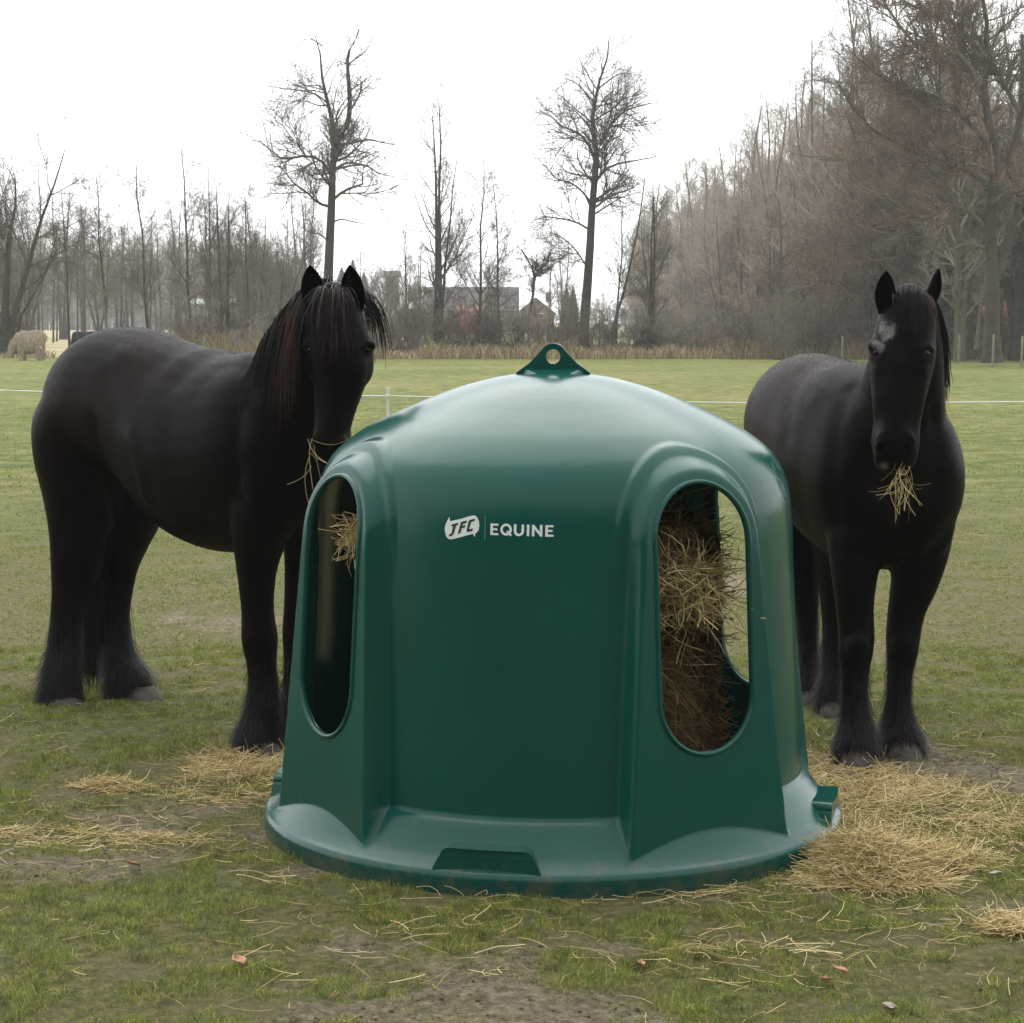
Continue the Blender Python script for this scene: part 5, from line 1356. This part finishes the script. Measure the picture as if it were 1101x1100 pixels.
# ------------------------------------------------------------------ buildings far behind the hedge
ROOFD = simple_mat('dark_roof', (.045, .042, .042), .8, .25, 1)
ROOFR = simple_mat('red_tiles', (.30, .085, .055), .8, .3, 1.5)
BRICK = simple_mat('brick_wall', (.23, .11, .08), .9, .25, 2)
PLAST = simple_mat('pale_plaster', (.62, .60, .56), .8, .1, 1)
DBRICK = simple_mat('dim_wall', (.13, .115, .105), .9, .2, 1)
GLASS = simple_mat('window_glass', (.03, .035, .04), .15, .1, 1, .6)
GREENP = simple_mat('green_sheet', (.16, .24, .19), .6, .1, 1)
REDP = simple_mat('red_boards', (.42, .055, .04), .7, .12, 1)
WHT = simple_mat('white_paint', (.75, .75, .73), .6, .06, 1)
def house(name, label, px0, px1, ridge_y, eave_y, Y, depth, wallm, roofm, wins=(), gable=False, chimney=None, doors=()):
    x0, x1 = at(px0, 350, Y).x, at(px1, 350, Y).x; zr, ze = at(550, ridge_y, Y).z, at(550, eave_y, Y).z
    r = empty(name, ((x0 + x1) / 2, Y + depth / 2, 0), label=label, cat='building')
    mb = MB(); ym = Y + depth / 2
    if gable:
        V = [(x0, Y, -.2), (x1, Y, -.2), (x1, Y, ze), ((x0 + x1) / 2, Y, zr), (x0, Y, ze)]; V += [(x, Y + depth, z) for x, _, z in V]
        mb.add(V, [(0, 1, 2, 3, 4), (9, 8, 7, 6, 5), (0, 5, 6, 1), (1, 6, 7, 2), (4, 9, 5, 0)])
    else:
        V = [(x0, Y, -.2), (x0, Y, ze), (x0, ym, zr - .05), (x0, Y + depth, ze), (x0, Y + depth, -.2)]; V += [(x1, y, z) for _, y, z in V]
        mb.add(V, [(0, 1, 2, 3, 4), (9, 8, 7, 6, 5), (0, 5, 6, 1), (3, 8, 9, 4)])
    mb.build('wall', wallm, r)
    mb = MB(); e = .35; t = .15
    if gable:
        xm = (x0 + x1) / 2
        for sx in (x0 - e, x1 + e):
            za = ze - (zr - ze) * e / abs(xm - x0)
            V = [(sx, Y - e, za + .03), (xm, Y - e, zr + .03), (xm, Y + depth + e, zr + .03), (sx, Y + depth + e, za + .03)]; V += [(x, y, z + t) for x, y, z in V]
            mb.add(V, [(0, 1, 2, 3), (7, 6, 5, 4), (0, 4, 5, 1), (1, 5, 6, 2), (2, 6, 7, 3), (3, 7, 4, 0)])
    else:
        for sy in (Y - e, Y + depth + e):
            za = ze - (zr - ze) * e / (depth / 2)
            V = [(x0 - e, sy, za + .03), (x1 + e, sy, za + .03), (x1 + e, ym, zr + .03), (x0 - e, ym, zr + .03)]; V += [(x, y, z + t) for x, y, z in V]
            mb.add(V, [(0, 1, 2, 3), (7, 6, 5, 4), (0, 4, 5, 1), (1, 5, 6, 2), (2, 6, 7, 3), (3, 7, 4, 0)])
    rf = mb.build('roof', roofm, r)
    if chimney:
        mb = MB(); cx = at(chimney, 350, Y).x; mb.box((cx - .4, ym - .4, zr - .5), (cx + .4, ym + .4, zr + 1.0)); mb.build('chimney', BRICK, rf)
    for (wx, wy0, wy1, ww) in wins:
        cx = at(wx, 350, Y).x; za, zb = at(550, wy1, Y).z, at(550, wy0, Y).z; hw = ww * Y / F / 2
        mb = MB(); mb.box((cx - hw, Y - .06, za), (cx + hw, Y + .02, zb)); w_ = mb.build('window', WHT, r)
        mb = MB(); mb.box((cx - hw + .08, Y - .09, za + .08), (cx + hw - .08, Y - .061, zb - .08)); mb.build('pane', GLASS, w_)
    for (wx, wy0, ww) in doors:
        cx = at(wx, 350, Y).x; hw = ww * Y / F / 2; mb = MB(); mb.box((cx - hw, Y - .05, 0), (cx + hw, Y + .02, at(550, wy0, Y).z)); mb.build('door', DBRICK, r)
    return r
house('farm_barn', 'long grey-roofed barn behind the twin-stemmed tree', 456, 556, 309, 334, 330, 14, DBRICK, ROOFD, [(540, 337, 343, 6), (470, 338, 343, 5)], doors=[(524, 336, 9)])
house('red_shed', 'small bright red shed with white trim in front of the barn', 494, 517, 330, 336, 300, 6, REDP, ROOFR, [(499, 337.5, 342, 5), (510, 337.5, 342, 5)])
house('brick_house', 'brown brick farmhouse with white window near the lifting eye', 556, 596, 321, 337, 310, 9, simple_mat('dull_brick', (.17, .10, .078), .9, .25, 2), ROOFD, [(566, 337, 343, 6), (582, 337, 343, 5)], True, 590)
house('low_shed', 'low dark shed with pale front left of the twin-stemmed tree', 404, 456, 333, 340, 320, 8, DBRICK, ROOFD, [(413, 341, 344, 7)], doors=[(430, 341, 6)])
house('white_shed', 'small white shed beside the red one behind the hedge', 457, 472, 333, 338, 305, 5, PLAST, ROOFD, doors=[(464, 340, 3)])
house('grey_tower', 'tall narrow grey building rising left of the twin-stemmed tree', 415, 428, 292, 297, 345, 5, DBRICK, ROOFD, [(421, 302, 307, 4)])
house('far_greenhouse', 'long low pale green building in front of the far left wood', 205, 305, 322, 327, 370, 12, GREENP, simple_mat('pale_roof', (.42, .50, .47), .5, .1, 1), doors=[(215, 330, 5), (240, 330, 5), (265, 330, 5)])
house('tile_barn', 'low red-tiled brick barn glimpsed behind the oaks on the right', 1012, 1140, 318, 341, 185, 9, BRICK, ROOFR, [(1036, 347, 355, 8), (1085, 346, 354, 9)], doors=[(1040, 346, 9)])
# ------------------------------------------------------------------ pasture fence
STEELW = simple_mat('white_fence_tape', (.72, .73, .70), .5, .05, 8)
WOODP = simple_mat('weathered_stake', (.22, .20, .14), .9, .2, 6)
line = [(-18, 31), (-9.3, 27.6), (at(417, 430, 22.6).x, 22.6), (6.4, 21.3), (9.6, 21.2)]
def fz(i): return .96
root = empty('fence_tape', (0, 22, 0), label='single white electric fence tape strung across the pasture', cat='fence')
Ps = []
for (a_, b_) in zip(line, line[1:]):
    n = 14
    Ps.append([(a_[0] + (b_[0] - a_[0]) * i / n, a_[1] + (b_[1] - a_[1]) * i / n, .945 - .05 * math.sin(PI * i / n)) for i in range(n + 1)])
P = np.array(Ps); V, q = tubes(P, np.full(P.shape[:2], .0085), 6); place('tape', V, q, STEELW, root)
for i, (x, y) in enumerate(line):
    r = empty('fence_post', (x, y, 0), label=('white plastic fence post standing just left behind the feeder dome' if i == 2 else ('white plastic fence post out on the %s pasture' % ('left' if i < 2 else 'right'))), cat='fence post',
              group='white plastic fence posts')
    mb = MB(); mb.box((x - .014, y - .010, -.1), (x + .014, y + .010, 1.02)); mb.box((x - .022, y - .016, 1.02), (x + .022, y + .016, 1.035)); mb.build('post', STEELW, r, bevel=.004)
    mb = MB(); mb.box((x - .03, y - .03, .93), (x + .03, y - .012, .96)); mb.build('insulator', STEELW, r, bevel=.004)
    mb = MB(); mb.box((x - .05, y - .02, .16), (x + .05, y + .0, .18)); mb.build('foot_step', STEELW, r, bevel=.003)
for (px, top, bot, Y, lab) in ((1030, 360, 392, 84, 'left wooden stake at the foot of the right wood'), (1067, 360, 397, 78, 'right wooden stake at the foot of the right wood'), (905, 362, 388, 92, 'wooden stake at the wood foot left of the right horse head'), (1098, 362, 399, 76, 'wooden stake at the right picture edge')):
    p = Vector(tr_at(px, Y)); h = hts(top, Y); P = np.array([[(p.x, p.y, -.2), (p.x + .02, p.y, h * .5), (p.x + .03, p.y, h), (p.x + .03, p.y, h + .03)]])
    o = place('wooden_stake', *tubes(P, np.array([[.05, .047, .045, .005]]), 7), WOODP); tag(o, lab, 'stake', 'wooden stakes at the wood edge')
# wire fence in front of the far left field
root = empty('wire_fence', (-22, 84, 0), label='thin wire fence in front of the pale cow and the dark bale', cat='fence')
for z in (.75, 1.1):
    P = np.array([[(-34 + i * 2.2, 80.0, z - .02 * (i % 2)) for i in range(12)]]); place('wire', *tubes(P, np.full(P.shape[:2], .003), 4), WOODP, root)
for i in range(6):
    x = -34 + i * 4.4; mb = MB(); mb.box((x - .04, 79.96, -.1), (x + .04, 80.04, 1.2)); mb.build('post', WOODP, root)
# ------------------------------------------------------------------ highland cow and dark bale
SHAG = island_mat('blond_coat', [(0, (.22, .16, .09)), (.4, (.46, .38, .26)), (1, (.66, .58, .44))], .8, .2)
SKIN = simple_mat('blond_hide', (.34, .26, .16), .9, .25, 4)
cY = 92.0; sc_ = cY / F
def cw(px, py, dy=0): return at(px, py, cY + dy)
cowr = empty('cow', (cw(32, 380).x, cY, 0), label='shaggy pale blond cow grazing beside the trees at the far left', cat='cow')
pts_ = [(cw(18, 366), .10, .14), (cw(20, 366), .28, .34), (cw(26, 367), .36, .42), (cw(33, 368), .38, .45), (cw(40, 366), .36, .42), (cw(45, 366), .28, .36), (cw(47.5, 367), .1, .12)]
parts = [loft(pts_, (0, 1, 0), 20, 4), loft([(cw(20, 366), .16, .20), (cw(16, 370), .15, .18), (cw(13, 376), .14, .13), (cw(12, 381), .09, .08)], (0, 1, 0), 16, 4)]
for (px, dy) in ((23, -.2), (25, .25), (42, -.2), (45, .25)): parts.append(loft([(cw(px, 372, dy), .14, .14), (cw(px, 380, dy), .09, .09), (cw(px, 387.5, dy), .07, .08)], (1, 0, 0), 12, 3))
CV_, CQ_, CT_ = fuse(parts, .04, 3)
place('body', CV_, [CQ_] + ([CT_] if len(CT_) else []), SKIN, cowr, True)
rg = np.random.RandomState(2); place('shaggy_hair', *fur(rg, CV_, CQ_, 9000, np.full(9000, .22), np.array([0, 0, -1.]), .35, .02), SHAG, cowr)
for s_ in (-1, 1):
    P = np.array([[tuple(cw(14, 372, s_ * .12)), tuple(cw(13, 371, s_ * .35)), tuple(cw(12, 369, s_ * .5)), tuple(cw(11, 366, s_ * .55))]]); place('horn', *tubes(P, np.array([[.03, .027, .02, .005]]), 6), simple_mat('horn_%d' % (s_ + 1), (.4, .36, .28), .5), cowr)
BLK = simple_mat('black_wrap', (.008, .008, .009), .75, .2, 3, .1, .4, 6)
bY = 104.0; p0 = at(76, 374, bY); p1 = at(110, 356, bY); xm = (p0.x + p1.x) / 2; hw = (p1.x - p0.x) / 2; zt = p1.z
V = []; seg = 28; lv = 10
rg = np.random.RandomState(3)
for i in range(lv + 1):
    t = i / lv * 2 - 1; k = (1 - abs(t) ** 8) ** .3 if abs(t) < 1 else .0; k = max(k, .02)
    for j in range(seg):
        q = 2 * PI * j / seg; r = zt / 2 * k * (1 + .02 * rg.randn()); V.append((xm + t * hw, bY + r * math.cos(q), zt / 2 + r * math.sin(q) * (1 if math.sin(q) > 0 else .96)))
ii = np.arange((lv + 1) * seg).reshape(lv + 1, seg); q = np.stack([ii[:-1], np.roll(ii[:-1], -1, 1), np.roll(ii[1:], -1, 1), ii[1:]], -1).reshape(-1, 4)
o = place('silage_bale', np.array(V), q, BLK, None, True); tag(o, 'black rounded bale lying in the straw field behind the left horse rump', 'bale')
# ------------------------------------------------------------------ damp air
mb = MB(); mb.box((-330, -12, -1.3), (330, 900, 34))
hm = bpy.data.materials.new('damp_air'); hm.use_nodes = True; nt = hm.node_tree
for n_ in list(nt.nodes):
    if n_.type == 'BSDF_PRINCIPLED': nt.nodes.remove(n_)
pv = nt.nodes.new('ShaderNodeVolumePrincipled'); pv.inputs['Color'].default_value = (.92, .95, .98, 1); pv.inputs['Density'].default_value = .0006
nt.links.new(pv.outputs[0], nt.nodes['Material Output'].inputs['Volume'])
o = mb.build('haze', hm); tag(o, kind='stuff', label='thin grey damp air over the fields', cat='haze')
